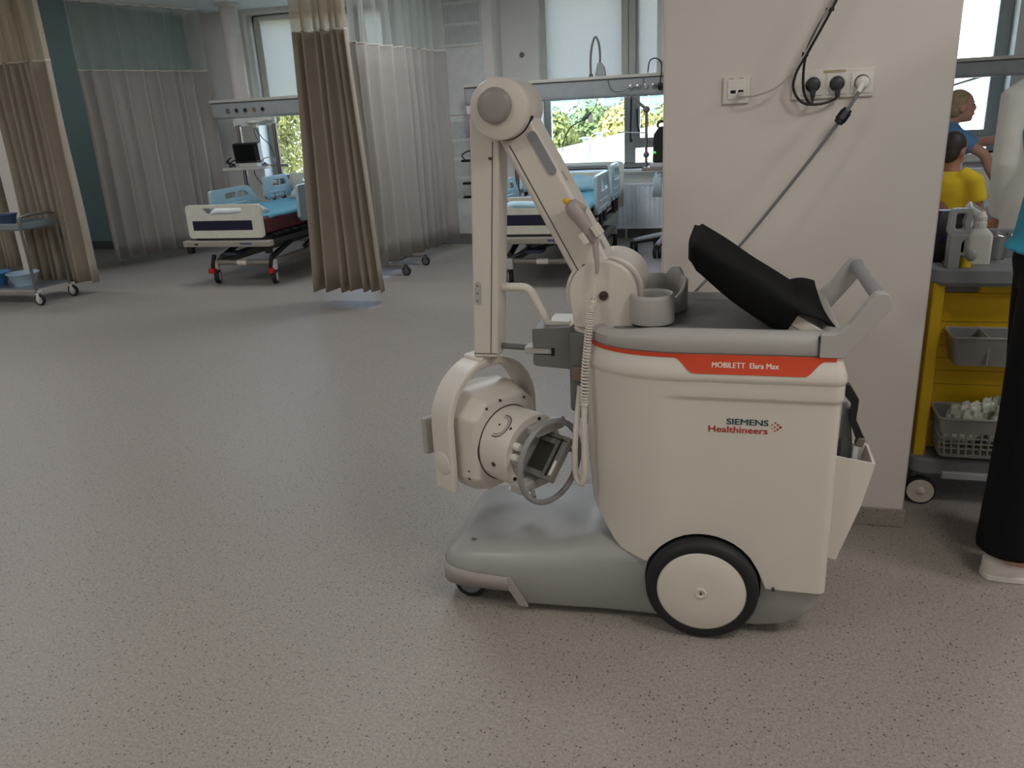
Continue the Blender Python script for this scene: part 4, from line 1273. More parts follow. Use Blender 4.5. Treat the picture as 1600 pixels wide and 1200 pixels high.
def equip_frame(dx, label, shelf=True):
    t = thing('equipment_frame', label, 'equipment frame', (-5.18 + dx, 8.26, 0.66), 'equipment frames hung below the beams')
    MB().box(-5.47 + dx, -4.94 + dx, 8.285, 8.315, 1.385, 1.47).build('top_plate', mat('frame_white', (218, 220, 218), 0.4), t, bevel=0.004)
    for x in (-5.405 + dx, -4.955 + dx):
        p = MB().box(x - 0.022, x + 0.022, 8.265, 8.300, 0.55, 1.40).build('upright', mat('upright_brown', (108, 92, 88), 0.35, metal=0.3), t, bevel=0.003)
        MB().box(x - 0.006, x + 0.010, 8.258, 8.266, 0.55, 1.40).build('bright_channel', STEEL, p)
    if shelf:
        s = MB().box(-5.52 + dx, -5.06 + dx, 8.02, 8.30, 0.925, 0.955).build('shelf', mat('shelf_white', (206, 200, 192), 0.4), t, bevel=0.005)
        MB().box(-5.02 + dx, -4.80 + dx, 8.20, 8.225, 0.94, 0.968).build('side_rail_bar', STEEL, t, bevel=0.003)
    for z in (0.93, 0.70, 0.56):
        MB().box(-5.53 + dx, -5.44 + dx, 8.18, 8.26, z - 0.012, z + 0.012).build('clamp', BLACK, t, bevel=0.004)
    MB().tube(catmull([(-5.48 + dx, 8.17, 0.94), (-5.50 + dx, 8.14, 0.99), (-5.43 + dx, 8.16, 1.03), (-5.40 + dx, 8.2, 1.0)], 5), 0.007, 8).build('hook', BLACK, t)
    return t
equip_frame(0, 'white frame with steel uprights and a monitor shelf, left window')
equip_frame(2.755, 'frame with steel uprights mostly hidden by the white machine column', shelf=False)
def lamp_arm():
    t = thing('small_bed_lamp', 'small white lamp under the beam above the patient monitor', 'lamp', (-5.17, 8.26, 1.40))
    MB().lathe([(0.02, 0.06), (0.085, 0.035), (0.09, 0.02), (0.04, 0.0), (0.03, -0.035), (0.0, -0.035)], (-5.17, 8.23, 1.40), (0, 0, 1), 24, cap=False).build('lamp_head', WHITEP, t)
    MB().tube([(-5.10, 8.23, 1.43), (-5.02, 8.24, 1.45), (-4.97, 8.27, 1.44)], 0.014, 8).build('lamp_bracket', WHITEP, t)
lamp_arm()
mo = thing('patient_monitor', 'black patient monitor on the shelf by the left window', 'monitor', (-5.235, 8.14, 0.955))
MM = axes((-5.235, 8.12, 1.105), (0.99, 0.10, 0), (-0.10, 0.99, 0.10), (0, -0.10, 0.995))
MB().box(-0.150, 0.150, -0.04, 0.06, -0.105, 0.105, MM).build('monitor_case', BLACK, mo, bevel=0.012, seg=3)
sc_ = MB().box(-0.138, 0.100, -0.0425, -0.040, -0.080, 0.092, MM).build('monitor_screen', mat('dark_screen', (10, 13, 16), 0.12), mo)
for k, z in enumerate((0.055, 0.02, -0.015, -0.055)):
    MB().box(0.112, 0.132, -0.043, -0.039, z - 0.009, z + 0.009, MM).build('monitor_key', mat('key_dark_green', (50, 72, 66), 0.5), mo)
MB().cyl(MM @ V((0.125, -0.046, -0.088)), MM @ V((0.125, -0.038, -0.088)), 0.014, n=16).build('monitor_knob', GREYD, mo)
MB().box(-5.32, -5.10, 8.05, 8.22, 0.955, 0.998).build('monitor_foot', mat('foot_white', (196, 192, 188), 0.4), mo, bevel=0.006)
def cable(name, label, pts, r, m, cat='cable', group=None, n=8):
    P = catmull(pts, 10)
    o = MB().tube(P, r, n).build(name, m, loc=pts[0], smooth=180)
    return tag(o, label, cat, group)
cable('sensor_cable', 'thin black lead running from the small lamp down to the patient monitor', [(-5.16, 8.20, 1.365), (-5.14, 8.18, 1.28), (-5.10, 8.18, 1.21)], 0.005, BLACK, group='monitor leads')
cable('sensor_cable', 'looser black lead swinging right above the patient monitor', [(-5.15, 8.21, 1.365), (-5.08, 8.2, 1.26), (-4.99, 8.2, 1.17), (-4.96, 8.21, 1.05)], 0.005, BLACK, group='monitor leads')
cable('sensor_cable', 'black lead hanging below the monitor shelf', [(-5.13, 8.03, 0.93), (-5.11, 8.02, 0.86), (-5.06, 8.03, 0.78), (-5.04, 8.08, 0.70)], 0.005, BLACK, group='monitor leads')
cable('sensor_cable', 'tangled dark leads left of the patient monitor', [(-5.40, 8.10, 0.962), (-5.47, 8.08, 1.02), (-5.42, 8.06, 1.06), (-5.50, 8.09, 1.01), (-5.38, 8.06, 0.985), (-5.45, 8.05, 0.965)], 0.008, BLACK, group='monitor leads')
cable('sensor_cable', 'pale looped lead right of the patient monitor', [(-5.07, 8.1, 1.02), (-4.98, 8.12, 1.05), (-4.93, 8.16, 0.99), (-5.0, 8.14, 0.965), (-5.06, 8.1, 0.98)], 0.005, GREY, group='monitor leads')
bt = thing('gas_regulator', 'small steel regulator lying at the right end of the monitor shelf', 'regulator', (-5.03, 8.10, 0.955))
MB().cyl((-5.06, 8.1, 0.972), (-4.99, 8.1, 0.972), 0.016, n=14).build('regulator_body', STEEL, bt)
MB().cyl((-5.025, 8.1, 0.972), (-5.025, 8.1, 1.0), 0.012, n=12).build('regulator_knob', mat('regulator_blue', (60, 84, 120), 0.4), bt)

# things on the second beam
gl = thing('flexible_lamp_loop', 'looped flexible metal hose standing on the beam above the second bed', 'lamp', (-1.38, 8.36, 1.675))
MB().tube(catmull([(-1.425, 8.36, 1.68), (-1.425, 8.36, 1.85), (-1.405, 8.36, 1.98), (-1.372, 8.36, 2.035), (-1.342, 8.36, 1.97), (-1.332, 8.36, 1.85), (-1.342, 8.36, 1.74)], 8), 0.0105, 10).build('flexible_hose', mat('hose_grey', (130, 128, 126), 0.35, metal=0.4), gl)
MB().prism(fillet([(-1.385, 1.675), (-1.275, 1.675), (-1.290, 1.76), (-1.318, 1.80), (-1.355, 1.80)], 0.015), 8.33, 8.39).build('hose_foot', mat('foot_grey', (170, 172, 172), 0.35), gl, bevel=0.004)
MB().cyl((-1.425, 8.36, 1.672), (-1.425, 8.36, 1.70), 0.02, n=14).build('hose_socket', GREYD, gl)
cable('call_cord', 'thin cord sagging along the face of the second supply beam', [(-1.25, 8.285, 1.66), (-1.22, 8.28, 1.55), (-1.12, 8.28, 1.52), (-1.02, 8.28, 1.55), (-0.92, 8.28, 1.56), (-0.90, 8.285, 1.64)], 0.0035, GREYD, 'cord', 'cords on the second beam')
cable('call_cord', 'black cord looping over the right end of the second supply beam', [(-0.86, 8.27, 1.68), (-0.84, 8.26, 1.78), (-0.78, 8.25, 1.80), (-0.73, 8.25, 1.75), (-0.735, 8.25, 1.62), (-0.74, 8.26, 1.55)], 0.006, BLACK, 'cord', 'cords on the second beam')
pg = thing('black_plug', 'black plug in the right end of the second supply beam', 'plug', (-0.74, 8.27, 1.535))
MB().lathe([(0.012, 0.05), (0.024, 0.035), (0.026, 0.0), (0.015, -0.02), (0, -0.02)], (-0.74, 8.275, 1.535), (0, -0.3, 1), 14, cap=False).build('plug_body', BLACK, pg)
hs_ = thing('hanging_handset', 'small dark and white handset hanging before the middle window', 'handset', (-1.44, 8.2, 1.30))
MB().tube([(-1.49, 8.2, 1.275), (-1.44, 8.2, 1.31), (-1.40, 8.2, 1.345)], [0.016, 0.022, 0.012], 10).build('handset_body', mat('handset_green', (74, 92, 92), 0.4), hs_)
MB().box(-1.43, -1.385, 8.185, 8.215, 1.245, 1.325).build('handset_white', WHITEP, hs_, bevel=0.008)
MB().tube(catmull([(-1.49, 8.2, 1.275), (-1.60, 8.2, 1.22), (-1.68, 8.21, 1.10), (-1.70, 8.22, 0.98)], 8), 0.005, 8).build('handset_lead', BLACK, hs_)
MB().tube(catmull([(-1.40, 8.2, 1.345), (-1.36, 8.22, 1.40), (-1.35, 8.27, 1.475)], 8), 0.004, 8).build('handset_cord', GREYD, hs_)
ws = thing('wall_socket', 'small socket high on the back wall left of the middle window', 'socket', (-2.22, 8.95, 1.955))
MB().box(-2.31, -2.225, 8.938, 8.95, 1.915, 1.998).build('socket_plate', WHITEP, ws, bevel=0.003)
MB().cyl((-2.264, 8.939, 1.957), (-2.264, 8.934, 1.957), 0.029, n=20).build('socket_well', GREYD, ws)

# radiator
ra = thing('radiator', 'white ribbed radiator under the window right of the second bed', 'radiator', (-0.75, 8.88, 0.10), 'radiators')
rg_ = MB()
x = -1.24
prof = []
while x < -0.27:
    prof += [(x, 8.855), (x + 0.014, 8.838), (x + 0.030, 8.838), (x + 0.044, 8.855)]
    x += 0.052
prof += [(x, 8.855), (x, 8.90), (-1.24, 8.90)]
rg_.slab(prof, 0.135, 0.575)
rg_.build('radiator_panel', mat('radiator_white', (240, 243, 246), 0.4), ra, smooth=20)
MB().box(-1.25, x + 0.01, 8.832, 8.915, 0.575, 0.60).build('radiator_grille', MATS['radiator_white'], ra, bevel=0.004)
MB().box(-1.25, x + 0.01, 8.836, 8.90, 0.112, 0.137).build('radiator_foot_rail', MATS['radiator_white'], ra, bevel=0.004)
for xx in (-1.15, -0.4):
    MB().tube([(xx, 8.875, 0.112), (xx, 8.875, 0.0)], 0.01, 8).build('radiator_pipe', WHITEP, ra)
    MB().box(xx - 0.02, xx + 0.02, 8.90, 8.95, 0.3, 0.4).build('radiator_bracket', WHITEP, ra)

# ventilator on a wheeled stand, mostly behind the white wall end
vt = thing('ventilator_stand', 'black medical device with green light on a wheeled stand by the white wall', 'ventilator', (-0.66, 8.0, 0))
MB().prism(fillet([(-0.775, 0.865), (-0.55, 0.865), (-0.55, 1.19), (-0.72, 1.19), (-0.765, 1.12)], 0.025), 7.90, 8.12).build('device_case', BLACK, vt, bevel=0.012)
MB().tube(catmull([(-0.735, 8.0, 1.18), (-0.73, 8.0, 1.225), (-0.68, 8.0, 1.235), (-0.60, 8.0, 1.225)], 5), 0.012, 8).build('device_handle', BLACK, vt)
MB().sph((-0.752, 7.892, 0.96), 0.011, 10, 8).build('green_light', mat('green_led', (40, 230, 70), 0.4, emit=1.5), vt)
MB().box(-0.87, -0.50, 7.86, 8.14, 0.795, 0.825).build('device_shelf', mat('shelf_tan', (150, 136, 128), 0.45), vt, bevel=0.006)
MB().box(-0.80, -0.55, 7.9, 8.12, 0.825, 0.866).build('device_base', mat('base_white', (200, 200, 202), 0.4), vt, bevel=0.006)
MB().cyl((-0.63, 8.0, 0.18), (-0.63, 8.0, 0.80), 0.035, n=18).build('stand_post', mat('post_dark', (70, 72, 74), 0.4), vt)
ar = MB().tube([(-0.845, 8.02, 0.825), (-0.845, 8.02, 1.34)], 0.014, 12).build('support_arm', mat('arm_grey', (120, 116, 112), 0.4), vt)
MB().tube([(-0.845, 8.02, 1.345), (-0.99, 8.02, 1.475)], 0.014, 12).build('support_arm', MATS['arm_grey'], vt)
MB().tube([(-0.985, 8.02, 1.47), (-0.995, 8.02, 1.10), (-0.985, 8.02, 1.06)], [0.010, 0.010, 0.02], 10).build('support_arm', BLACK, vt)
for z, r in ((1.345, 0.032), (0.935, 0.030)):
    MB().sph((-0.845, 8.02, z), (r, r, r)).build('arm_joint', MATS['arm_grey'], vt, smooth=180)
MB().tube([(-1.12, 8.01, 1.155), (-0.84, 8.02, 1.135)], 0.006, 8).build('breathing_hose', mat('clear_hose', (200, 210, 214), 0.3), vt)
for a in (185, 113, 257, 329, 41):
    a = math.radians(a)
    e = V((-0.63 + 0.33 * math.cos(a), 8.0 + 0.33 * math.sin(a), 0.125))
    lg = MB().tube([(-0.63, 8.0, 0.185), e], [0.03, 0.022], 10).build('stand_leg', mat('leg_grey', (160, 166, 172), 0.35), vt)
    MB().tube([V((-0.63, 8.0, 0.165)), e + V((0, 0, -0.018))], [0.028, 0.020], 10).build('leg_trim', BLACK, lg)
    for s in (-1, 1):
        wv = MB().lathe([(0.03, -0.012), (0.048, -0.012), (0.052, -0.006), (0.052, 0.006), (0.048, 0.012), (0.03, 0.012)], e + V((0.022 * s, 0, -0.073)), (1, 0.25, 0), 20, cap=False).build('stand_caster', RUBBER, lg)
    MB().box(e.x - 0.03, e.x + 0.03, e.y - 0.02, e.y + 0.02, 0.085, 0.115).build('caster_bracket', BLACK, lg, bevel=0.004)
bag = soft('clear_bag', 'pale plastic bag hanging beside the ventilator shelf', 'bag', -0.72, 7.82, 0.56, 0.09, 0.05, 0.20, mat('bag_pale', (190, 212, 220), 0.5), 9)

# overbed table standing behind the long curtain, its casters showing below
ob = thing('overbed_table', 'wheeled overbed table behind the long curtain, casters showing below it', 'table', (-3.12, 7.1, 0))
MB().box(-3.75, -3.18, 6.95, 7.30, 0.76, 0.79).build('tabletop', mat('tabletop_beige', (196, 186, 170), 0.45), ob, bevel=0.008)
MB().box(-3.16, -3.10, 7.06, 7.14, 0.10, 0.77).build('table_column', TUBE, ob, bevel=0.006)
for y in (6.84, 7.34):
    lg = MB().box(-3.70, -2.96, y - 0.022, y + 0.022, 0.080, 0.105).build('table_foot', TUBE, ob, bevel=0.006)
    for x in (-2.925, -3.66):
        caster(x, y, 0.042, 0.03, lg, hub=GREYD, name='caster', top=0.105)
MB().box(-3.15, -3.10, 6.84, 7.34, 0.080, 0.105).build('cross_bar', TUBE, ob, bevel=0.006)

# ------------------------------------------------------------------ steel trolley at the left edge
tr_ = thing('steel_trolley', 'steel trolley with two shelves at the left edge of the ward', 'trolley', (-6.35, 5.68, 0))
TX0, TX1, TY0, TY1 = -6.72, -5.83, 5.50, 5.88
for z, nm in ((0.645, 'upper_tray'), (0.135, 'lower_shelf')):
    tm = MB()
    tm.box(TX0, TX1, TY0, TY1, z, z + 0.012)
    tm.build(nm, mat('tray_steel', (150, 160, 166), 0.3, metal=0.7), tr_, bevel=0.004)
MB().plate_hole([(TX0, TY0), (TX1, TY0), (TX1, TY1), (TX0, TY1)], [(TX0 + .012, TY0 + .012), (TX1 - .012, TY0 + .012), (TX1 - .012, TY1 - .012), (TX0 + .012, TY1 - .012)], 0.645, 0.705, Matrix(((1, 0, 0, 0), (0, 0, 1, 0), (0, 1, 0, 0), (0, 0, 0, 1)))).build('tray_rim', MATS['tray_steel'], tr_, bevel=0.003)
for x, lean in ((TX1, 1), (TX0, -1)):
    fr = MB().tube(catmull([(x, TY0, 0.12), (x, TY0, 0.45), (x, TY0, 0.70), (x, TY0 + 0.05, 0.76), (x, TY1 - 0.05, 0.76), (x, TY1, 0.70), (x, TY1, 0.45), (x, TY1, 0.12)], 6), 0.0125, 10).build('end_frame', mat('frame_tube', (122, 116, 108), 0.35, metal=0.5), tr_)
    for y in (TY0, TY1):
        caster(x + 0.02 * lean, y, 0.05, 0.03, tr_, hub=mat('caster_pale', (190, 190, 184), 0.4), name='caster', top=0.125, forkm=WHITEP)
def basin(x, y, z, r, label, m):
    t = thing('wash_basin', label, 'basin', (x, y, z), 'basins on the steel trolley')
    MB().lathe([(0.0, 0.0), (r * 0.62, 0.0), (r * 0.92, 0.10), (r, 0.105), (r * 0.99, 0.112), (r * 0.88, 0.106), (r * 0.58, 0.012), (0, 0.012)], (x, y, z), (0, 0, 1), 32, cap=False).build('basin_bowl', m, t, smooth=50)
basin(-6.10, 5.66, 0.147, 0.135, 'pale blue basin on the lower trolley shelf at the post', mat('basin_pale', (176, 198, 214), 0.35))
basin(-6.42, 5.66, 0.147, 0.135, 'blue basin farther left on the lower trolley shelf', mat('basin_blue', (72, 130, 180), 0.35))
basin(-6.18, 5.70, 0.657, 0.10, 'dark blue bowl standing in the upper trolley tray', mat('basin_dark', (70, 88, 120), 0.35))
# ------------------------------------------------------------------ sockets and leads on the white wall end
PY = 2.65
dp = thing('data_outlet', 'square white data outlet left of the row of three sockets', 'outlet', (-0.011, PY, 1.424))
MB().box(-0.050, 0.028, PY - 0.011, PY, 1.385, 1.463).build('outlet_plate', WHITEP, dp, bevel=0.004)
MB().box(-0.036, 0.016, PY - 0.0145, PY - 0.010, 1.398, 1.452).build('outlet_insert', mat('insert_white', (230, 226, 218), 0.35), dp, bevel=0.002)
for x in (-0.020, 0.002):
    MB().box(x - 0.0075, x + 0.0075, PY - 0.0152, PY - 0.014, 1.415, 1.424).build('data_jack', DARK, dp)
MB().box(-0.034, -0.004, PY - 0.0152, PY - 0.014, 1.405, 1.413).build('jack_shutter', WHITEP, dp)
MB().box(-0.033, -0.019, PY - 0.0116, PY - 0.0108, 1.4555, 1.4585).build('outlet_print', GREY, dp)
MB().box(-0.004, 0.008, PY - 0.0116, PY - 0.0108, 1.4555, 1.4585).build('outlet_print', GREY, dp)
tp = thing('triple_socket', 'row of three white power sockets on the white wall end', 'socket', (0.259, PY, 1.427))
MB().box(0.147, 0.372, PY - 0.010, PY, 1.387, 1.467).build('socket_frame', WHITEP, tp, bevel=0.004)
for x in (0.205, 0.271, 0.338):
    s_ = MB().plate_hole(rrect(x - 0.029, x + 0.029, 1.398, 1.456, 0.004), [(x + 0.0205 * math.cos(2 * PI * k / 24), 1.427 + 0.0205 * math.sin(2 * PI * k / 24)) for k in range(24)], PY - 0.0135, PY - 0.009).build('socket_face', MATS['insert_white'], tp, bevel=0.001)
    MB().cyl((x, PY - 0.010, 1.427), (x, PY - 0.0095, 1.427), 0.0205, n=20).build('socket_well', GREY, s_)
MB().box(0.232, 0.292, PY - 0.0112, PY - 0.0098, 1.457, 1.4645).build('paper_label', mat('paper_tan', (176, 160, 124), 0.8, var=0.2, scale=160), tp)
def plug(x, z, m, label, core=None, tail=V((0, 0, -1))):
    t = thing('power_plug', label, 'plug', (x, PY - 0.010, z), 'plugs in the wall sockets')
    MB().lathe([(0.0, 0.0), (0.0185, 0.0), (0.0185, -0.012), (0.0175, -0.024), (0.012, -0.028), (0.0, -0.028)], (x, PY - 0.011, z), (0, 1, 0), 28, cap=False).build('plug_body', m, t, smooth=50)
    a = V((x, PY - 0.028, z)) + tail * 0.008
    MB().tube([a, a + tail * 0.014, a + tail * 0.032], [0.010, 0.0085, 0.006], 12).build('plug_boot', m, t)
    return t
PLUG = mat('plug_dark_grey', (58, 58, 60), 0.45)
plug(0.205, 1.430, PLUG, 'dark round plug in the first of the three sockets')
plug(0.271, 1.428, PLUG, 'dark round plug in the second of the three sockets', tail=V((0.05, 0, -1)).normalized())
plug(0.338, 1.426, MATS['insert_white'], 'pale plug in the third socket feeding the machine', tail=V((-0.35, -0.5, -0.75)).normalized())
CY = PY - 0.055
def wire(name, label, pts, r, m, group=None, n=8):
    t = thing(name, label, 'cable', pts[0], group)
    MB().tube(catmull(pts, 10), r, n).build('cable_run', m, t, smooth=180)
    return t
w1 = wire('power_cable', 'black power lead looping widest left and ending in the second socket', [(0.62, CY + .03, 2.65), (0.545, CY, 2.3), (0.36, CY, 1.90), (0.243, CY, 1.652), (0.206, CY, 1.582), (0.184, CY, 1.535), (0.172, CY, 1.499), (0.152, CY, 1.455), (0.150, CY + .005, 1.415), (0.178, CY + .012, 1.379), (0.225, CY + .02, 1.373), (0.263, CY + .028, 1.383), (0.2725, PY - 0.029, 1.393)], 0.0038, BLACK, 'black power leads on the white wall')
w2 = wire('power_cable', 'black power lead dropping straight into the first socket', [(0.632, CY + .03, 2.65), (0.556, CY - .004, 2.3), (0.37, CY - .004, 1.905), (0.252, CY - .004, 1.652), (0.214, CY - .004, 1.575), (0.188, CY - .002, 1.525), (0.176, CY, 1.497), (0.174, CY + .004, 1.455), (0.178, CY + .01, 1.412), (0.193, CY + .018, 1.381), (0.204, CY + .024, 1.378), (0.2052, PY - 0.028, 1.393)], 0.0038, BLACK, 'black power leads on the white wall')
MB().box(0.222, 0.244, CY - 0.008, CY + 0.007, 1.617, 1.626).build('cable_tie', BLACK, w1, bevel=0.001)
MB().box(0.166, 0.184, CY - 0.007, CY + 0.006, 1.503, 1.511).build('cable_tie', BLACK, w1, bevel=0.001)
MB().cyl((0.176, CY - 0.004, 1.507), (0.167, CY - 0.006, 1.515), 0.003, n=8).build('cable_tie', BLACK, w1)
w3 = wire('network_cable', 'thin grey network lead curving from the data outlet up to the black leads', [(0.002, PY - 0.016, 1.411), (0.012, PY - 0.05, 1.404), (0.055, CY, 1.408), (0.100, CY, 1.424), (0.140, CY, 1.458), (0.169, CY - .006, 1.502), (0.196, CY - .009, 1.556), (0.222, CY - .009, 1.612), (0.31, CY - .008, 1.79), (0.54, CY - .008, 2.28), (0.608, CY + .02, 2.65)], 0.0024, mat('network_grey', (176, 170, 164), 0.5))
MB().box(-0.004, 0.009, PY - 0.045, PY - 0.0155, 1.404, 1.418).build('network_plug', mat('clear_plug', (196, 190, 184), 0.3), w3, bevel=0.002)
CORD = mat('cord_grey', (112, 114, 116), 0.45)
w4 = wire('machine_power_cord', 'grey power cord with a black ferrite running from the third socket down to the machine', [(0.326, PY - 0.052, 1.400), (0.312, PY - 0.066, 1.375), (0.286, PY - 0.075, 1.335), (0.20, PY - 0.095, 1.215), (0.10, PY - 0.11, 1.082), (0.016, PY - 0.12, 0.975), (-0.08, PY - 0.15, 0.875), (-0.135, 2.425, 0.822)], 0.0046, CORD)
fd = V((0.026, 0.009, 0.038)).normalized()
fc = V((0.287, PY - 0.075, 1.337))
MB().lathe([(0.006, -0.024), (0.0135, -0.022), (0.0145, -0.014), (0.017, -0.012), (0.017, 0.012), (0.0145, 0.014), (0.0135, 0.022), (0.006, 0.024)], fc, fd, 8, cap=True).build('ferrite', BLACK, w4, smooth=0)

# ------------------------------------------------------------------ yellow cart at the right
ct = thing('supply_cart', 'yellow and grey supply cart right of the white wall end', 'cart', (0.95, 3.05, 0))
CX0, CX1 = 0.628, 1.27
MB().box(CX0 + 0.012, CX0 + 0.05, 2.86, 3.28, 0.17, 0.80).build('side_panel', YPAN, ct, bevel=0.008)
MB().box(CX1 - 0.05, CX1 - 0.012, 2.86, 3.28, 0.17, 0.80).build('side_panel', YPAN, ct, bevel=0.008)
MB().box(CX0 + 0.05, CX1 - 0.05, 2.935, 2.955, 0.18, 0.745).build('front_panel', YPAN, ct, bevel=0.003)
for z in (0.42, 0.47, 0.515, 0.56, 0.60, 0.645):
    MB().box(CX0 + 0.051, CX1 - 0.051, 2.9335, 2.9352, z, z + 0.0015).build('panel_line', mat('yellow_dark', (150, 118, 16), 0.6), ct, smooth=0)
MB().box(0.79, CX1 - 0.06, 2.90, 2.93, 0.752, 0.778).build('drawer_lip', YPAN, ct, bevel=0.003)
MB().box(CX0 + 0.05, CX1 - 0.05, 2.94, 3.28, 0.745, 0.80).build('under_tray', CARTG, ct, bevel=0.004)
# tray
tz = MB()
outer = rrect(CX0, CX1, 2.83, 3.31, 0.07, 7)
inner = rrect(CX0 + 0.022, CX1 - 0.022, 2.853, 3.288, 0.055, 7)
def rl(pl, z): return [V((x, y, z)) for x, y in pl]
o2 = rrect(CX0 + 0.014, CX1 - 0.014, 2.845, 3.296, 0.06, 7)
tz.loft([rl(o2, 0.785), rl(outer, 0.800), rl(outer, 0.838), rl(rrect(CX0 + .006, CX1 - .006, 2.837, 3.303, 0.066, 7), 0.845), rl(inner, 0.842), rl(inner, 0.803)])
tz.build('top_tray', CARTG, ct, smooth=40)
MB().box(CX0 + 0.10, CX1 - 0.05, 2.90, 3.27, 0.8032, 0.81).build('tray_floor', mat('tray_floor_grey', (128, 130, 132), 0.45), ct)
MB().box(CX0 + 0.085, CX1 - 0.02, 3.285, 3.303, 0.80, 0.905).build('tray_back', CARTG, ct, bevel=0.006)
# base
bz = MB().slab(rrect(CX0 + 0.002, CX1, 2.83, 3.31, 0.06, 7), 0.115, 0.178)
bz.build('base_tray', CARTG, ct, bevel=0.012, seg=3)
MB().box(CX0 + 0.10, CX1 - 0.05, 2.822, 2.84, 0.105, 0.135).build('base_bumper', mat('bumper_light', (170, 172, 174), 0.35), ct, bevel=0.007)
for x, y in ((0.672, 2.845), (1.225, 2.845), (0.672, 3.27), (1.225, 3.27)):
    w = MB().lathe([(0.036, -0.016), (0.046, -0.016), (0.0515, -0.009), (0.0515, 0.009), (0.046, 0.016), (0.036, 0.016)], (x, y, 0.0515), (0.10, 1, 0), 32, cap=False).build('caster', RUBBER, ct, smooth=50)
    MB().lathe([(0, -0.022), (0.012, -0.021), (0.016, -0.016), (0.044, -0.0165), (0.0445, 0.0165), (0.016, 0.016), (0, 0.02)], (x, y, 0.0515), (0.10, 1, 0), 32, cap=False).build('caster_disc', mat('caster_cream', (216, 206, 190), 0.45), w, smooth=50)
    MB().box(x - 0.02, x + 0.026, y + 0.02, y + 0.034, 0.05, 0.118).build('caster_arm', CARTG, w, bevel=0.003)
def bin_(name, label, x0, x1, yf, yb, z0, z1, cells=None, holes=False):
    t = thing(name, label, 'bin', ((x0 + x1) / 2, yb, z0), 'grey bins on the cart front')
    tp_ = 0.018
    out_t = rrect(x0, x1, yf, yb, 0.02, 4); out_b = rrect(x0 + tp_, x1 - tp_, yf + tp_, yb, 0.02, 4)
    in_t = rrect(x0 + .004, x1 - .004, yf + .004, yb - .004, 0.018, 4); in_b = rrect(x0 + tp_ + .004, x1 - tp_ - .004, yf + tp_ + .004, yb - .004, 0.018, 4)
    zz = lambda pl, z: [V((x, y, z)) for x, y in pl]
    if not holes:
        MB().loft([zz(out_b, z0), zz(out_t, z1), zz(in_t, z1), zz(in_b, z0 + 0.005)]).build('bin_shell', BIN, t, smooth=40)
    else:
        zh0, zh1 = z0 + 0.012, z0 + (z1 - z0) * 0.62
        f = (zh1 - z0) / (z1 - z0)
        lerp = lambda a, b, s: [(p[0] * (1 - s) + q[0] * s, p[1] * (1 - s) + q[1] * s) for p, q in zip(a, b)]
        MB().loft([zz(lerp(out_b, out_t, f), zh1), zz(out_t, z1), zz(in_t, z1), zz(lerp(in_b, in_t, f), zh1), zz(lerp(out_b, out_t, f), zh1)], False, False).build('bin_shell', BIN, t, smooth=40)
        MB().loft([zz(out_b, z0), zz(lerp(out_b, out_t, 0.1), zh0), zz(lerp(in_b, in_t, 0.1), zh0), zz(in_b, z0 + 0.004)]).build('bin_floor', BIN, t, smooth=40)
        g = MB()
        # lattice on the front and the left side
        n = 16
        for k in range(n + 1):
            xt = x0 + .012 + (x1 - x0 - .024) * k / n
            xb = x0 + tp_ + .012 + (x1 - x0 - 2 * tp_ - .024) * k / n
            g.tube([(xb, yf + tp_ * 0.9 + 0.002, zh0 - 0.002), (xb * (1 - f) + xt * f, yf + tp_ * (1 - f) + 0.002, zh1 + 0.002)], 0.0034, 5)
        for k in range(1, 4):
            s_ = 0.1 + (f - 0.1) * k / 4
            pl = lerp(out_b, out_t, s_); zq = z0 + (z1 - z0) * s_
            g.tube([V((x, y + 0.002, zq)) for x, y in pl], 0.003, 5, closed=True)
        for k in range(6):
            yy = yf + 0.025 + (yb - yf - 0.035) * k / 5
            for xs_, sg in ((x0, 1), (x1, -1)):
                g.tube([(xs_ + sg * (tp_ * 0.9 + 0.002), yy, zh0 - 0.002), (xs_ + sg * (tp_ * (1 - f) + 0.002), yy, zh1 + 0.002)], 0.0034, 5)
        g.build('bin_lattice', BIN, t)
    rm = MB().tube([V((x, y, z1)) for x, y in out_t], 0.004, 8, closed=True)
    rm.build('bin_rim', mat('bin_rim_light', (172, 170, 166), 0.4), t)
    if cells:
        for xc in cells:
            MB().box(xc - 0.0025, xc + 0.0025, yf + 0.006, yb - 0.004, z0 + 0.006, z1 - 0.002).build('bin_divider', MATS['bin_rim_light'], t)
    return t
bin_('divided_bin', 'grey bin with a middle divider on the cart front, the upper one', 0.705, 1.10, 2.80, 2.933, 0.525, 0.625, cells=[0.815, 0.93])
bin_('slotted_basket', 'grey slotted basket holding clear bags on the cart front, the lower one', 0.690, 1.10, 2.775, 2.933, 0.205, 0.350, holes=True)
pb = thing('clear_packets', 'crumpled clear plastic packets in the lower slotted basket of the cart', 'packets', (0.85, 2.86, 0.22))
BAGM = mat('clear_film', (196, 200, 184), 0.25, var=0.15, scale=30)
rnd = random.Random(11)
for k in range(7):
    cx = 0.765 + 0.048 * k; s_ = rnd.random()
    def fn(u, v, k=k, cx=cx, s_=s_):
        a = (u - 0.5) * 0.10; b = v * 0.125
        fold = abs(((u * 3 + v * 2 + s_ * 3) % 1.0) - 0.5) * 0.035
        return V((cx + a * math.cos(s_ * 2 - 1) + 0.02 * (v - 0.5) + fold * 0.6, 2.815 + 0.012 * (k % 3) * 2 + a * math.sin(s_ * 2 - 1) * 0.5 + fold + 0.03 * v, 0.245 + b * (0.9 + 0.25 * s_) + fold * 0.5))
    MB().grid(fn, 7, 7).build('packet', BAGM, pb, smooth=20, solid=0.001)

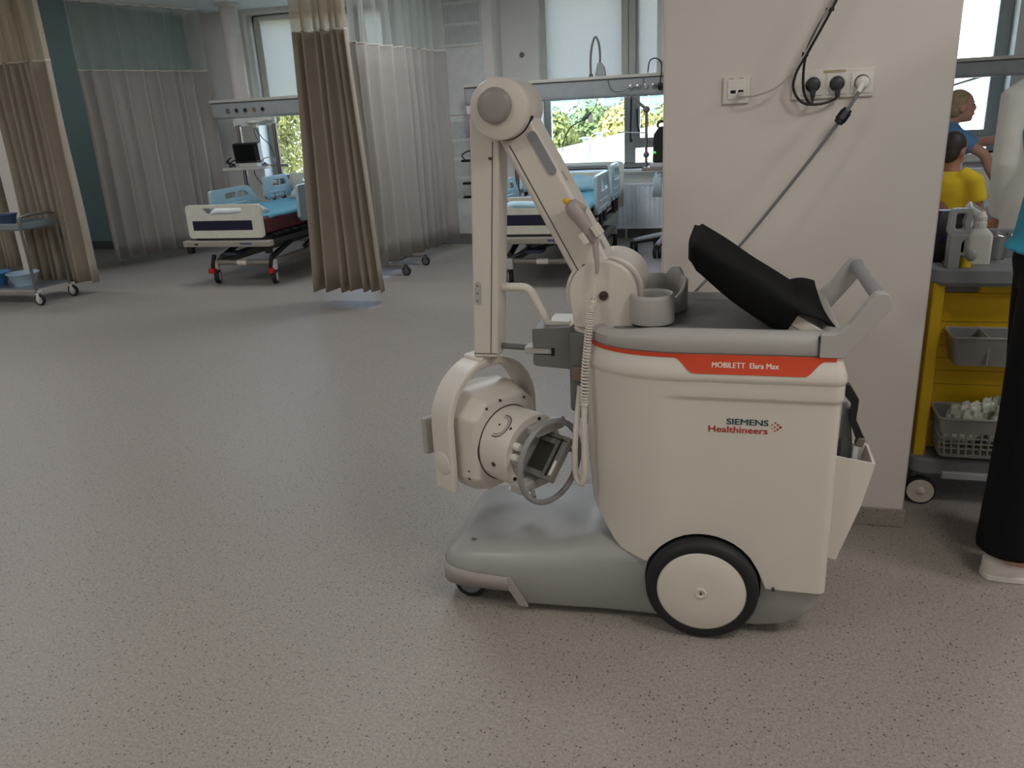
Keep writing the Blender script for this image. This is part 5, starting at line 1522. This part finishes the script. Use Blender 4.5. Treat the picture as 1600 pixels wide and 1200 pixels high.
# on the cart
bo = thing('pump_bottle', 'square white bottle with a stubby pump cap on the grey cart tray', 'bottle', (0.822, 3.12, 0.81))
bb = rrect(0.784, 0.862, 3.09, 3.15, 0.014, 5)
bi = rrect(0.800, 0.846, 3.10, 3.14, 0.02, 5)
bn = rrect(0.808, 0.838, 3.105, 3.135, 0.0149, 5)
MB().loft([rl(bb, 0.811), rl(bb, 0.908), rl(rrect(0.788, 0.858, 3.092, 3.148, 0.02, 5), 0.918), rl(bi, 0.930), rl(bn, 0.936), rl(bn, 0.945)]).build('bottle_body', mat('bottle_white', (216, 214, 208), 0.4), bo, smooth=50)
MB().lathe([(0.0, 0.936), (0.019, 0.936), (0.019, 0.952), (0.017, 0.956), (0.0175, 0.972), (0.010, 0.985), (0.006, 0.99), (0.0, 0.99)], (0.823, 3.12, 0), (0, 0, 1), 14, cap=False).build('bottle_cap', mat('cap_white', (226, 226, 222), 0.35), bo, smooth=20)
cl_ = thing('pole_clamp', 'grey plastic clamp with ring head and round knob on the cart tray beside the wall', 'clamp', (0.735, 3.02, 0.81))
MB().prism(fillet([(0.705, 0.812), (0.742, 0.812), (0.742, 0.90), (0.762, 0.93), (0.705, 0.93)], 0.008), 3.00, 3.05).build('clamp_post', mat('clamp_grey', (158, 158, 156), 0.4), cl_, bevel=0.006)
MB().plate_hole(fillet([(0.695, 0.925), (0.770, 0.925), (0.762, 0.965), (0.770, 1.015), (0.700, 1.015)], 0.02), fillet([(0.718, 0.945), (0.748, 0.945), (0.742, 0.97), (0.750, 0.998), (0.718, 0.998)], 0.01), 3.005, 3.04).build('clamp_ring', MATS['clamp_grey'], cl_, bevel=0.006)
MB().cyl((0.742, 3.02, 0.858), (0.765, 3.01, 0.858), 0.008, n=12).build('clamp_screw', STEEL, cl_)
MB().sph((0.775, 3.005, 0.858), (0.018, 0.018, 0.020), 18, 12).build('clamp_knob', MATS['clamp_grey'], cl_, smooth=180)
db = thing('black_pouch', 'black pouch standing behind the clamp on the cart', 'pouch', (0.755, 3.21, 0.81))
MB().loft([rl(rrect(0.685, 0.825, 3.17, 3.25, 0.02, 5), 0.8105), rl(rrect(0.680, 0.830, 3.165, 3.255, 0.03, 5), 0.88), rl(rrect(0.690, 0.815, 3.18, 3.24, 0.025, 5), 0.955), rl(rrect(0.70, 0.79, 3.19, 3.23, 0.019, 5), 0.985)]).build('pouch_body', BLACK, db, smooth=50)
MB().box(0.71, 0.79, 3.160, 3.168, 0.875, 0.90).build('pouch_band', NAVY, db, bevel=0.002)
oy = thing('yellow_roll', 'small yellow roll between the black pouch and the white bottle on the cart', 'roll', (0.805, 3.03, 0.81))
MB().lathe([(0.012, 0.0), (0.024, 0.0), (0.024, 0.045), (0.012, 0.045)], (0.770, 3.06, 0.8105), (0, 0, 1), 20, cap=False).build('roll_band', YPAN, oy)
fo = thing('steel_kidney_bowl', 'crinkled steel bowl at the back of the cart tray', 'bowl', (0.915, 3.22, 0.81))
n_ = 28
rr_ = []
for z, k in ((0.811, 0.75), (0.85, 0.9), (0.895, 1.02), (0.897, 0.96), (0.85, 0.84), (0.82, 0.68)):
    rr_.append([V((0.895 + 0.062 * k * math.cos(2 * PI * i / n_) * (1 + 0.06 * math.sin(5 * i)), 3.22 + 0.05 * k * math.sin(2 * PI * i / n_) * (1 + 0.05 * math.sin(3 * i)), z + 0.005 * math.sin(4 * i))) for i in range(n_)])
MB().loft(rr_).build('bowl_shell', STEEL, fo, smooth=40)
cl2 = thing('finger_sensor', 'small white sensor with grey display lying across the pouch on the cart', 'sensor', (0.80, 3.17, 0.95))
SM = axes((0.815, 3.17, 0.985), (0.8, 0.1, -0.55), (0.1, 0.85, 0.3), (0.55, -0.3, 0.8))
MB().box(-0.038, 0.038, -0.022, 0.022, -0.012, 0.012, SM).build('sensor_case', mat('case_white', (222, 226, 228), 0.35), cl2, bevel=0.006)
MB().box(-0.026, 0.026, -0.014, 0.014, 0.0115, 0.0135, SM).build('sensor_display', mat('lcd_grey', (110, 118, 118), 0.25), cl2)
MB().tube([SM @ V((0, 0, -0.012)), (0.80, 3.19, 0.88), (0.80, 3.19, 0.812)], 0.009, 8).build('sensor_stem', MATS['case_white'], cl2)

# ------------------------------------------------------------------ bed in the right bay
rb = thing('linen_bed', 'bed with white linen in the bay with the people', 'bed', (2.0, 6.6, 0))
MB().box(1.72, 2.52, 5.75, 7.75, 0.30, 0.36).build('bed_frame', CARB, rb, bevel=0.01)
MB().box(1.71, 2.53, 5.74, 7.76, 0.36, 0.52).build('mattress', mat('mattress_pale', (206, 212, 214), 0.6), rb, bevel=0.03, seg=3)
for x in (1.80, 2.44):
    for y in (5.9, 7.6):
        MB().cyl((x, y, 0), (x, y, 0.31), 0.025, n=12).build('bed_leg', TUBE, rb)
MB().plate_hole(rrect(1.70, 2.54, 0.36, 0.86, 0.05), rrect(1.85, 2.39, 0.74, 0.80, 0.025), 7.78, 7.82).build('head_board', BEDW, rb, bevel=0.008)
q_ = soft('white_quilt', 'rumpled white quilt heaped on the bed in the bay with the people', 'quilt', 2.12, 6.20, 0.525, 0.84, 0.86, 0.16, LINEN, 31)

# ------------------------------------------------------------------ people
def person(name, label, J, skin, hair, top_m, trouser_m, shoe_m, face, s=1.0, sleeve=0.55, tunic=0.0, top_r=1.0, hair_len=0.0, leg_w=1.0, top_name='tunic', long_top=None, vox=0.009):
    t = thing(name, label, 'person', (J['pelvis'][0], J['pelvis'][1], 0))
    v = {k: V(p) for k, p in J.items()}
    f = V(face).normalized(); r = f.cross(V((0, 0, 1))).normalized(); u = r.cross(f).normalized()
    c = v['head']
    HMx = axes((0, 0, 0), r, f, u)
    b = MB()
    b.sph(c + u * 0.022 * s, (0.073 * s, 0.093 * s, 0.097 * s), 24, 16, HMx)
    b.sph(c - u * 0.042 * s + f * 0.024 * s, (0.057 * s, 0.068 * s, 0.072 * s), 20, 14, HMx)
    b.sph(c - u * 0.092 * s + f * 0.060 * s, (0.026 * s, 0.024 * s, 0.022 * s), 12, 10, HMx)
    b.tube([c + f * 0.088 * s + u * 0.008 * s, c + f * 0.106 * s - u * 0.020 * s, c + f * 0.090 * s - u * 0.034 * s], [0.009 * s, 0.0145 * s, 0.012 * s], 10)
    b.sph(c + f * 0.086 * s - u * 0.060 * s, (0.026 * s, 0.012 * s, 0.011 * s), 12, 8, HMx)
    for sg in (-1, 1):
        b.sph(c + r * sg * 0.075 * s - u * 0.012 * s - f * 0.004 * s, (0.012 * s, 0.024 * s, 0.033 * s), 12, 10, HMx)
        b.sph(c + r * sg * 0.034 * s + f * 0.078 * s + u * 0.022 * s, (0.022 * s, 0.014 * s, 0.010 * s), 10, 8, HMx)
    nb = v['neck']
    b.tube([c - u * 0.05 * s - f * 0.02 * s, c * 0.45 + nb * 0.55 - u * 0.02 * s, nb - V((0, 0, 0.04 * s))], [0.054 * s, 0.052 * s, 0.066 * s], 18)
    b.tube([nb - V((0, 0, 0.03 * s)), v['chest'], v['pelvis']], [0.075 * s, 0.118 * s, 0.12 * s], 20)
    for sd in ('l', 'r'):
        sh, el, wr = v['shoulder_' + sd], v['elbow_' + sd], v['wrist_' + sd]
        b.tube([v['chest'] * 0.4 + nb * 0.6, sh, sh.lerp(el, 0.35), el, el.lerp(wr, 0.3), wr], [0.06 * s, 0.053 * s, 0.046 * s, 0.037 * s, 0.039 * s, 0.026 * s], 14)
        d = (wr - el).normalized(); d = (d + V((0, 0, -0.12))).normalized()
        side = d.cross(f if abs(d.dot(f)) < 0.9 else V((0, 0, 1))).normalized(); nrm = side.cross(d)
        PMx = axes((0, 0, 0), side, nrm, d)
        b.sph(wr + d * 0.045 * s, (0.038 * s, 0.017 * s, 0.052 * s), 14, 10, PMx)
        for k, (o_, L_) in enumerate(((-0.028, 0.066), (-0.010, 0.076), (0.009, 0.072), (0.027, 0.056))):
            p0 = wr + d * 0.075 * s + side * o_ * s
            p1 = p0 + d * L_ * 0.55 * s + side * o_ * 0.15 * s + nrm * 0.006 * s
            p2 = p1 + d * L_ * 0.38 * s + nrm * 0.022 * s
            b.tube([p0 - d * 0.02 * s, p0, p1, p2], [0.0095 * s, 0.0095 * s, 0.0088 * s, 0.0075 * s], 8)
        p0 = wr + d * 0.030 * s - side * 0.028 * s
        b.tube([p0, p0 - side * 0.024 * s + d * 0.026 * s + nrm * 0.010 * s, p0 - side * 0.030 * s + d * 0.056 * s + nrm * 0.018 * s], [0.014 * s, 0.011 * s, 0.009 * s], 8)
        hp, kn, an = v['hip_' + sd], v['knee_' + sd], v['ankle_' + sd]
        b.tube([hp, hp.lerp(kn, 0.4), kn, kn.lerp(an, 0.3), an], [0.085 * s, 0.075 * s, 0.056 * s, 0.054 * s, 0.036 * s], 16)
        tf = V((f.x, f.y, 0)).normalized()
        b.tube([an, an + tf * 0.03 * s - V((0, 0, 0.03 * s)), an + tf * 0.13 * s - V((0, 0, 0.045 * s))], [0.036 * s, 0.034 * s, 0.024 * s], 12)
    body_ = b.build('body', skin, t, remesh=vox)
    # face details
    for sg in (-1, 1):
        e = MB().sph(c + r * sg * 0.032 * s + f * 0.0875 * s + u * 0.006 * s, (0.0115 * s, 0.006 * s, 0.007 * s), 12, 8, HMx).build('eye', mat('eye_dark', (52, 40, 34), 0.3), t, smooth=180)
        MB().tube([c + r * sg * 0.018 * s + f * 0.094 * s + u * 0.026 * s, c + r * sg * 0.034 * s + f * 0.090 * s + u * 0.031 * s, c + r * sg * 0.048 * s + f * 0.080 * s + u * 0.026 * s], 0.0035 * s, 6).build('eyebrow', hair, t)
    MB().sph(c + f * 0.096 * s - u * 0.0615 * s, (0.020 * s, 0.004 * s, 0.0045 * s), 12, 8, HMx).build('mouth', mat('lips', (150, 84, 78), 0.5), t, smooth=180)
    hm = MB()
    hm.sph(c + u * 0.036 * s - f * 0.018 * s, (0.081 * s, 0.094 * s, 0.096 * s), 24, 16, HMx)
    hm.sph(c - u * 0.015 * s - f * 0.045 * s, (0.072 * s, 0.062 * s, 0.078 * s), 20, 14, HMx)
    if hair_len:
        hm.sph(c - f * 0.11 * s + u * 0.01 * s, (0.042 * s, 0.042 * s, 0.042 * s), 16, 12, HMx)
    hm.build('hair', hair, t, remesh=vox)
    # upper garment
    g = MB()
    ch, pe = v['chest'], v['pelvis']
    ax = (nb - ch).normalized()
    side = (v['shoulder_l'] - v['shoulder_r']).normalized()
    fw = side.cross(ax).normalized()
    def oval(p, w, d):
        return [p + side * (w * math.cos(2 * PI * k / 28)) + fw * (d * math.sin(2 * PI * k / 28)) for k in range(28)]
    W = (v['shoulder_l'] - v['shoulder_r']).length / 2
    sp = [(nb + (ch - nb) * -0.02, 0.065 * s, 0.065 * s), (nb + (ch - nb) * 0.18, W * 0.88, 0.085 * s * top_r), (nb + (ch - nb) * 0.5, W * 1.0, 0.115 * s * top_r), (ch, W * 0.94, 0.125 * s * top_r), (ch.lerp(pe, 0.5), W * 0.84, 0.108 * s * top_r), (pe, W * 0.97, 0.130 * s * top_r)]
    if tunic:
        dn = V((0, 0, -1))
        sp += [(pe + dn * tunic * 0.5, W * 1.02, 0.142 * s * top_r), (pe + dn * tunic, W * 1.06, 0.150 * s * top_r)]
    g.loft([oval(*q) for q in sp])
    for sd in ('l', 'r'):
        sh, el, wr = v['shoulder_' + sd], v['elbow_' + sd], v['wrist_' + sd]
        if sleeve <= 1:
            g.tube([nb.lerp(sh, 0.45), sh, sh.lerp(el, sleeve)], [0.072 * s, 0.070 * s, 0.066 * s], 16)
        else:
            g.tube([nb.lerp(sh, 0.45), sh, el, el.lerp(wr, sleeve - 1)], [0.074 * s, 0.074 * s, 0.064 * s, 0.052 * s], 16)
    g.build(top_name, top_m, t, remesh=vox)
    tr_m = MB()
    for sd in ('l', 'r'):
        hp, kn, an = v['hip_' + sd], v['knee_' + sd], v['ankle_' + sd]
        tr_m.tube([pe + V((0, 0, 0.02)), hp, hp.lerp(kn, 0.4), kn, kn.lerp(an, 0.5), an + V((0, 0, 0.01))], [0.11 * s, 0.108 * s * leg_w ** .3, 0.100 * s * leg_w ** .6, 0.082 * s * leg_w, 0.080 * s * leg_w, 0.080 * s * leg_w], 20)
    tr_m.loft([oval(pe + V((0, 0, 0.06)), W * 0.86, 0.115 * s * top_r), oval(pe - V((0, 0, 0.06)), W * 0.92, 0.125 * s * top_r), oval(pe - V((0, 0, 0.13)), W * 0.80, 0.11 * s * top_r)])
    tr_m.build('trousers', trouser_m, t, remesh=vox)
    tf = V((f.x, f.y, 0)).normalized() if 'toe' not in J else V(J['toe']).normalized()
    tsd = V((-tf.y, tf.x, 0))
    for sd in ('l', 'r'):
        an = v['ankle_' + sd]
        o_ = V((an.x, an.y, 0))
        rings = []
        for x, w_, h in ((-0.066, 0.012, 0.050), (-0.060, 0.026, 0.068), (-0.040, 0.034, 0.072), (-0.01, 0.037, 0.058), (0.03, 0.038, 0.056), (0.08, 0.045, 0.058), (0.13, 0.047, 0.048), (0.165, 0.038, 0.038), (0.186, 0.018, 0.026)):
            ring_ = []
            for k in range(18):
                a = 2 * PI * k / 18
                cx, sz = math.cos(a), math.sin(a)
                ring_.append(o_ + tf * x * s + tsd * (w_ * s * math.copysign(abs(cx) ** 0.7, cx)) + V((0, 0, max(0.0, h * s * 0.5 * (1 + math.copysign(abs(sz) ** 0.7, sz))))))
            rings.append(ring_)
        sh_ = MB().loft(rings).build('shoe', shoe_m, t, smooth=70)
        sr = [(o_ + tf * x * s + tsd * w_ * s * q) for q in (1, -1) for x, w_ in (((-0.068, 0.014), (-0.06, 0.03), (-0.02, 0.040), (0.08, 0.049), (0.13, 0.051), (0.17, 0.040), (0.19, 0.018)) if q == 1 else ((0.19, 0.018), (0.17, 0.040), (0.13, 0.051), (0.08, 0.049), (-0.02, 0.040), (-0.06, 0.03), (-0.068, 0.014)))]
        MB().slab([(p.x, p.y) for p in sr], 0.0, 0.020 * s).build('shoe_sole', mat('sole_white', (216, 210, 202), 0.5), sh_, bevel=0.004)
    return t
SKIN = mat('skin_a', (196, 148, 126), 0.55, var=0.04)
SKIN2 = mat('skin_b', (176, 124, 100), 0.55, var=0.04)
BLUE = mat('scrub_blue', (92, 140, 190), 0.75, var=0.05)
YTEE = mat('yellow_shirt', (232, 196, 36), 0.8, var=0.05)
TURQ = mat('turquoise_tunic', (44, 150, 180), 0.75, var=0.05, scale=6)
NAVT = mat('dark_trousers', (15, 16, 19), 0.85, spec=0.2)
COAT = mat('white_coat', (236, 237, 232), 0.8, var=0.06, scale=6)
SHOEW = mat('shoe_white', (226, 220, 212), 0.5)
HAIRB = mat('hair_fair', (162, 140, 106), 0.6, var=0.2, scale=40)
HAIRD = mat('hair_dark', (52, 42, 36), 0.6, var=0.25, scale=40)
person('person', 'person in blue scrubs bending over the bed with one arm stretched down', dict(
    head=(1.60, 7.0, 1.255), neck=(1.515, 7.0, 1.125), chest=(1.40, 7.0, 1.02), pelvis=(1.16, 7.0, 0.86),
    shoulder_l=(1.53, 7.165, 1.065), elbow_l=(1.80, 7.20, 0.98), wrist_l=(1.98, 7.10, 1.02),
    shoulder_r=(1.55, 6.835, 1.055), elbow_r=(1.745, 6.79, 0.925), wrist_r=(1.885, 6.80, 0.66),
    hip_l=(1.14, 7.09, 0.84), knee_l=(1.20, 7.10, 0.46), ankle_l=(1.16, 7.10, 0.08),
    hip_r=(1.14, 6.91, 0.84), knee_r=(1.20, 6.90, 0.46), ankle_r=(1.16, 6.90, 0.08)),
    SKIN, HAIRB, BLUE, BLUE, SHOEW, (1, 0.05, 0.10), hair_len=1, sleeve=0.62, tunic=0.04, top_name='scrub_top')
person('person', 'child with dark hair in a yellow shirt standing behind the cart', dict(
    head=(1.205, 5.3, 1.055), neck=(1.20, 5.29, 0.935), chest=(1.20, 5.28, 0.82), pelvis=(1.19, 5.28, 0.62),
    shoulder_l=(1.10, 5.37, 0.885), elbow_l=(1.08, 5.42, 0.72), wrist_l=(1.14, 5.55, 0.62),
    shoulder_r=(1.305, 5.20, 0.885), elbow_r=(1.345, 5.20, 0.735), wrist_r=(1.42, 5.32, 0.66),
    hip_l=(1.14, 5.33, 0.60), knee_l=(1.15, 5.34, 0.33), ankle_l=(1.14, 5.33, 0.065),
    hip_r=(1.25, 5.24, 0.60), knee_r=(1.26, 5.25, 0.33), ankle_r=(1.25, 5.24, 0.065)),
    SKIN2, HAIRD, YTEE, mat('child_jeans', (60, 74, 104), 0.8), SHOEW, (0.72, 0.68, -0.08), s=0.82, sleeve=0.75, tunic=0.06, top_name='shirt')
person('person', 'person in a long white coat, mostly cut off by the right picture edge', dict(
    head=(1.330, 3.95, 1.60), neck=(1.300, 3.92, 1.44), chest=(1.290, 3.91, 1.24), pelvis=(1.280, 3.90, 0.93),
    shoulder_l=(1.115, 3.93, 1.345), elbow_l=(1.110, 3.93, 1.09), wrist_l=(1.135, 4.02, 0.86),
    shoulder_r=(1.470, 3.93, 1.365), elbow_r=(1.520, 3.90, 1.10), wrist_r=(1.490, 4.05, 0.90),
    hip_l=(1.215, 3.92, 0.90), knee_l=(1.205, 3.93, 0.49), ankle_l=(1.20, 3.91, 0.08),
    hip_r=(1.370, 3.90, 0.90), knee_r=(1.370, 3.92, 0.49), ankle_r=(1.370, 3.90, 0.08)),
    SKIN, HAIRD, COAT, mat('grey_trousers', (120, 122, 124), 0.8), SHOEW, (0.25, 0.97, -0.05), sleeve=2.0, tunic=0.42, top_r=1.40, leg_w=0.8, top_name='white_coat')
person('person', 'person in a turquoise tunic and black trousers at the right picture edge', dict(
    head=(0.935, 2.42, 1.60), neck=(0.885, 2.42, 1.445), chest=(0.850, 2.42, 1.255), pelvis=(0.870, 2.42, 0.98),
    shoulder_l=(0.870, 2.605, 1.375), elbow_l=(0.920, 2.65, 1.10), wrist_l=(1.030, 2.60, 0.90),
    shoulder_r=(0.870, 2.235, 1.375), elbow_r=(0.930, 2.20, 1.10), wrist_r=(1.050, 2.25, 0.92),
    hip_l=(0.880, 2.53, 0.94), knee_l=(0.90, 2.56, 0.50), ankle_l=(0.905, 2.57, 0.085),
    hip_r=(0.850, 2.355, 0.94), knee_r=(0.835, 2.375, 0.50), ankle_r=(0.825, 2.385, 0.085)),
    SKIN, HAIRD, TURQ, NAVT, SHOEW, (1, 0.1, -0.05), sleeve=0.6, tunic=0.03, top_r=1.12, leg_w=1.15, top_name='tunic')
# ------------------------------------------------------------------ outside the windows
GZ = -7.0
struct('ground', MB().box(-140, 90, 9.8, 220, GZ - 0.2, GZ), mat('outside_ground', (150, 152, 120), 0.9, var=0.2, scale=0.3))
LEAF = [mat('leaf_%s' % n, c, 0.6, var=0.25, scale=1.2) for n, c in (('olive', (118, 126, 66)), ('yellow', (150, 146, 82)), ('deep', (90, 112, 62)))]
for m in LEAF:
    pass
BARK = mat('bark', (92, 76, 60), 0.9, var=0.2)
def tree(x, y, h, r, label, m, seed, n=1400):
    rnd = random.Random(seed)
    t = thing('tree', label, 'tree', (x, y, GZ), 'trees outside the windows')
    H = h - GZ
    tk = MB()
    tk.tube([(x, y, GZ), (x + 0.1, y, GZ + H * 0.35), (x - 0.1, y + 0.1, GZ + H * 0.7)], [0.22, 0.17, 0.08], 8)
    for k in range(5):
        a = rnd.uniform(0, 2 * PI)
        tk.tube([(x, y, GZ + H * (0.35 + 0.06 * k)), (x + r * 0.6 * math.cos(a), y + r * 0.6 * math.sin(a), GZ + H * (0.55 + 0.07 * k))], [0.09, 0.03], 6)
    tk.build('trunk', BARK, t)
    lobes = [(V((x + rnd.uniform(-.55, .55) * r, y + rnd.uniform(-.5, .5) * r, GZ + H * rnd.uniform(0.58, 0.90))), r * rnd.uniform(0.38, 0.62)) for _ in range(15)]
    lobes.append((V((x, y, h - r * 0.5)), r * 0.5))
    lv = MB()
    for i in range(n):
        c, q = lobes[i % len(lobes)]
        d = V((rnd.gauss(0, 1), rnd.gauss(0, 1), rnd.gauss(0, 1))).normalized()
        p = c + d * q * (rnd.random() ** 0.33)
        a = V((rnd.gauss(0, 1), rnd.gauss(0, 1), rnd.gauss(0, 1))).normalized()
        b = d.cross(a).normalized() if abs(d.dot(a)) < 0.95 else V((1, 0, 0))
        a = b.cross(d)
        s = rnd.uniform(0.09, 0.17) if y > 28 else rnd.uniform(0.06, 0.12)
        lv.add([p - a * s, p - b * s * 0.6 + d * 0.05, p + a * s, p + b * s * 0.6 + d * 0.05], [(0, 1, 2, 3)])
    lv.build('foliage', m, t, smooth=0, kind='stuff')
L1, L2, L3 = 'loose yellow-green tree outside the middle window', 'dense olive tree behind the white roof outside', 'leafy tree filling the left window behind the bed monitor'
for i, (x, y, h, r, m) in enumerate([(-12.6, 39, 1.5, 2.6, 1), (-8.6, 36, 1.45, 2.2, 0), (-7.2, 41.5, 1.8, 2.4, 2), (-4.7, 36, 1.6, 2.0, 1), (-2.2, 41, 1.7, 2.3, 0), (0.2, 36, 1.4, 2.5, 1), (-19.5, 44, 1.7, 3.0, 0)]):
    tree(x, y, h, r, '%s, %s' % (L1 if m == 1 else L2, ['leftmost', 'second from the left', 'third, taller and deeper green', 'just left of the mullion', 'right of the mullion', 'behind the wall end', 'hidden beside the shaft'][i]), LEAF[m], 40 + i, 8000)
for i, (x, y, h, r, m) in enumerate([(-11.9, 18.5, 3.4, 2.4, 1), (-6.6, 18, 2.6, 2.0, 0), (-18.2, 28, 3.8, 2.7, 1), (-12.2, 27.5, 2.6, 2.2, 2)]):
    tree(x, y, h, r, '%s, %s' % (L3, ['the nearest one', 'to its right', 'farther back left', 'farther back right'][i]), LEAF[m], 60 + i, 9000)
# white hall with a shallow roof rising to the right
hall = thing('white_hall', 'long white hall with a sloping roof edge outside the middle window', 'building', (-3, 26, GZ))
HALL = mat('hall_white', (236, 236, 238), 0.7, var=0.01)
MB().prism([(-9.5, GZ), (14.0, GZ), (14.0, -1.6), (2.6, 1.55), (-9.5, -0.72)], 25.0, 31.0).build('hall_wall', HALL, hall, smooth=0)
MB().prism([(-9.8, -0.66), (2.6, 1.67), (14.3, -1.55), (14.3, -1.68), (2.6, 1.54), (-9.8, -0.80)], 24.7, 31.3).build('hall_roof', HALL, hall, smooth=0)
PIPE = mat('vent_blue', (150, 178, 200), 0.4)
for x, z0, z1 in ((-4.33, -0.4, 0.50), (-3.95, -0.6, 0.62)):
    MB().box(x - 0.08, x + 0.08, 24.3, 24.6, z0, z1).build('vent_pipe', PIPE, hall, bevel=0.02)
    MB().box(x - 0.13, x + 0.13, 24.24, 24.64, z1, z1 + 0.05).build('vent_cap', PIPE, hall, bevel=0.02)
# glass office blocks on the horizon
GLB = mat('office_glass', (96, 140, 170), 0.15, var=0.15, scale=0.2)
for i, (x0, x1, y, zt, lab) in enumerate([(-18.5, -14.6, 82, 2.3, 'pale glass office block on the horizon, left in the middle window'), (-13.2, -6.2, 84, 3.2, 'wider pale glass office block on the horizon beside the mullion')]):
    t = thing('office_block', lab, 'building', (x0, y, GZ), 'office blocks on the horizon')
    MB().box(x0, x1, y, y + 6, GZ, zt).build('glass_wall', GLB, t, smooth=0)
    k = x0
    while k < x1:
        MB().box(k, k + 0.14, y - 0.15, y, GZ, zt + 0.2).build('facade_fin', HALL, t, smooth=0)
        k += 1.5
    for z in (-0.6, 0.9, 2.1):
        if z < zt: MB().box(x0, x1, y - 0.12, y, z, z + 0.25).build('floor_band', HALL, t, smooth=0)
# white house seen from the right bay
hs2 = thing('white_house', 'white house with a low gable outside the right window', 'building', (4, 20, GZ))
MB().prism([(2.2, GZ), (9.0, GZ), (9.0, 0.6), (5.4, 1.75), (2.2, 0.9)], 19.0, 24.0).build('house_wall', HALL, hs2, smooth=0)
MB().prism([(2.0, 0.86), (5.4, 1.82), (9.2, 0.58), (9.2, 0.72), (5.4, 1.96), (2.0, 1.0)], 18.8, 24.2).build('house_roof', mat('roof_grey', (190, 194, 198), 0.7), hs2, smooth=0)

# light enters the ward through the three window openings
for (a, b) in OPEN:
    pd_ = bpy.data.lights.new('window_portal', 'AREA')
    pd_.shape = 'RECTANGLE'; pd_.size = b - a; pd_.size_y = ZT - ZS
    pd_.cycles.is_portal = True
    po = bpy.data.objects.new('window_portal', pd_)
    COL.objects.link(po)
    po.location = ((a + b) / 2, 9.24, (ZS + ZT) / 2)
    po.rotation_euler = (-PI / 2, 0, 0)
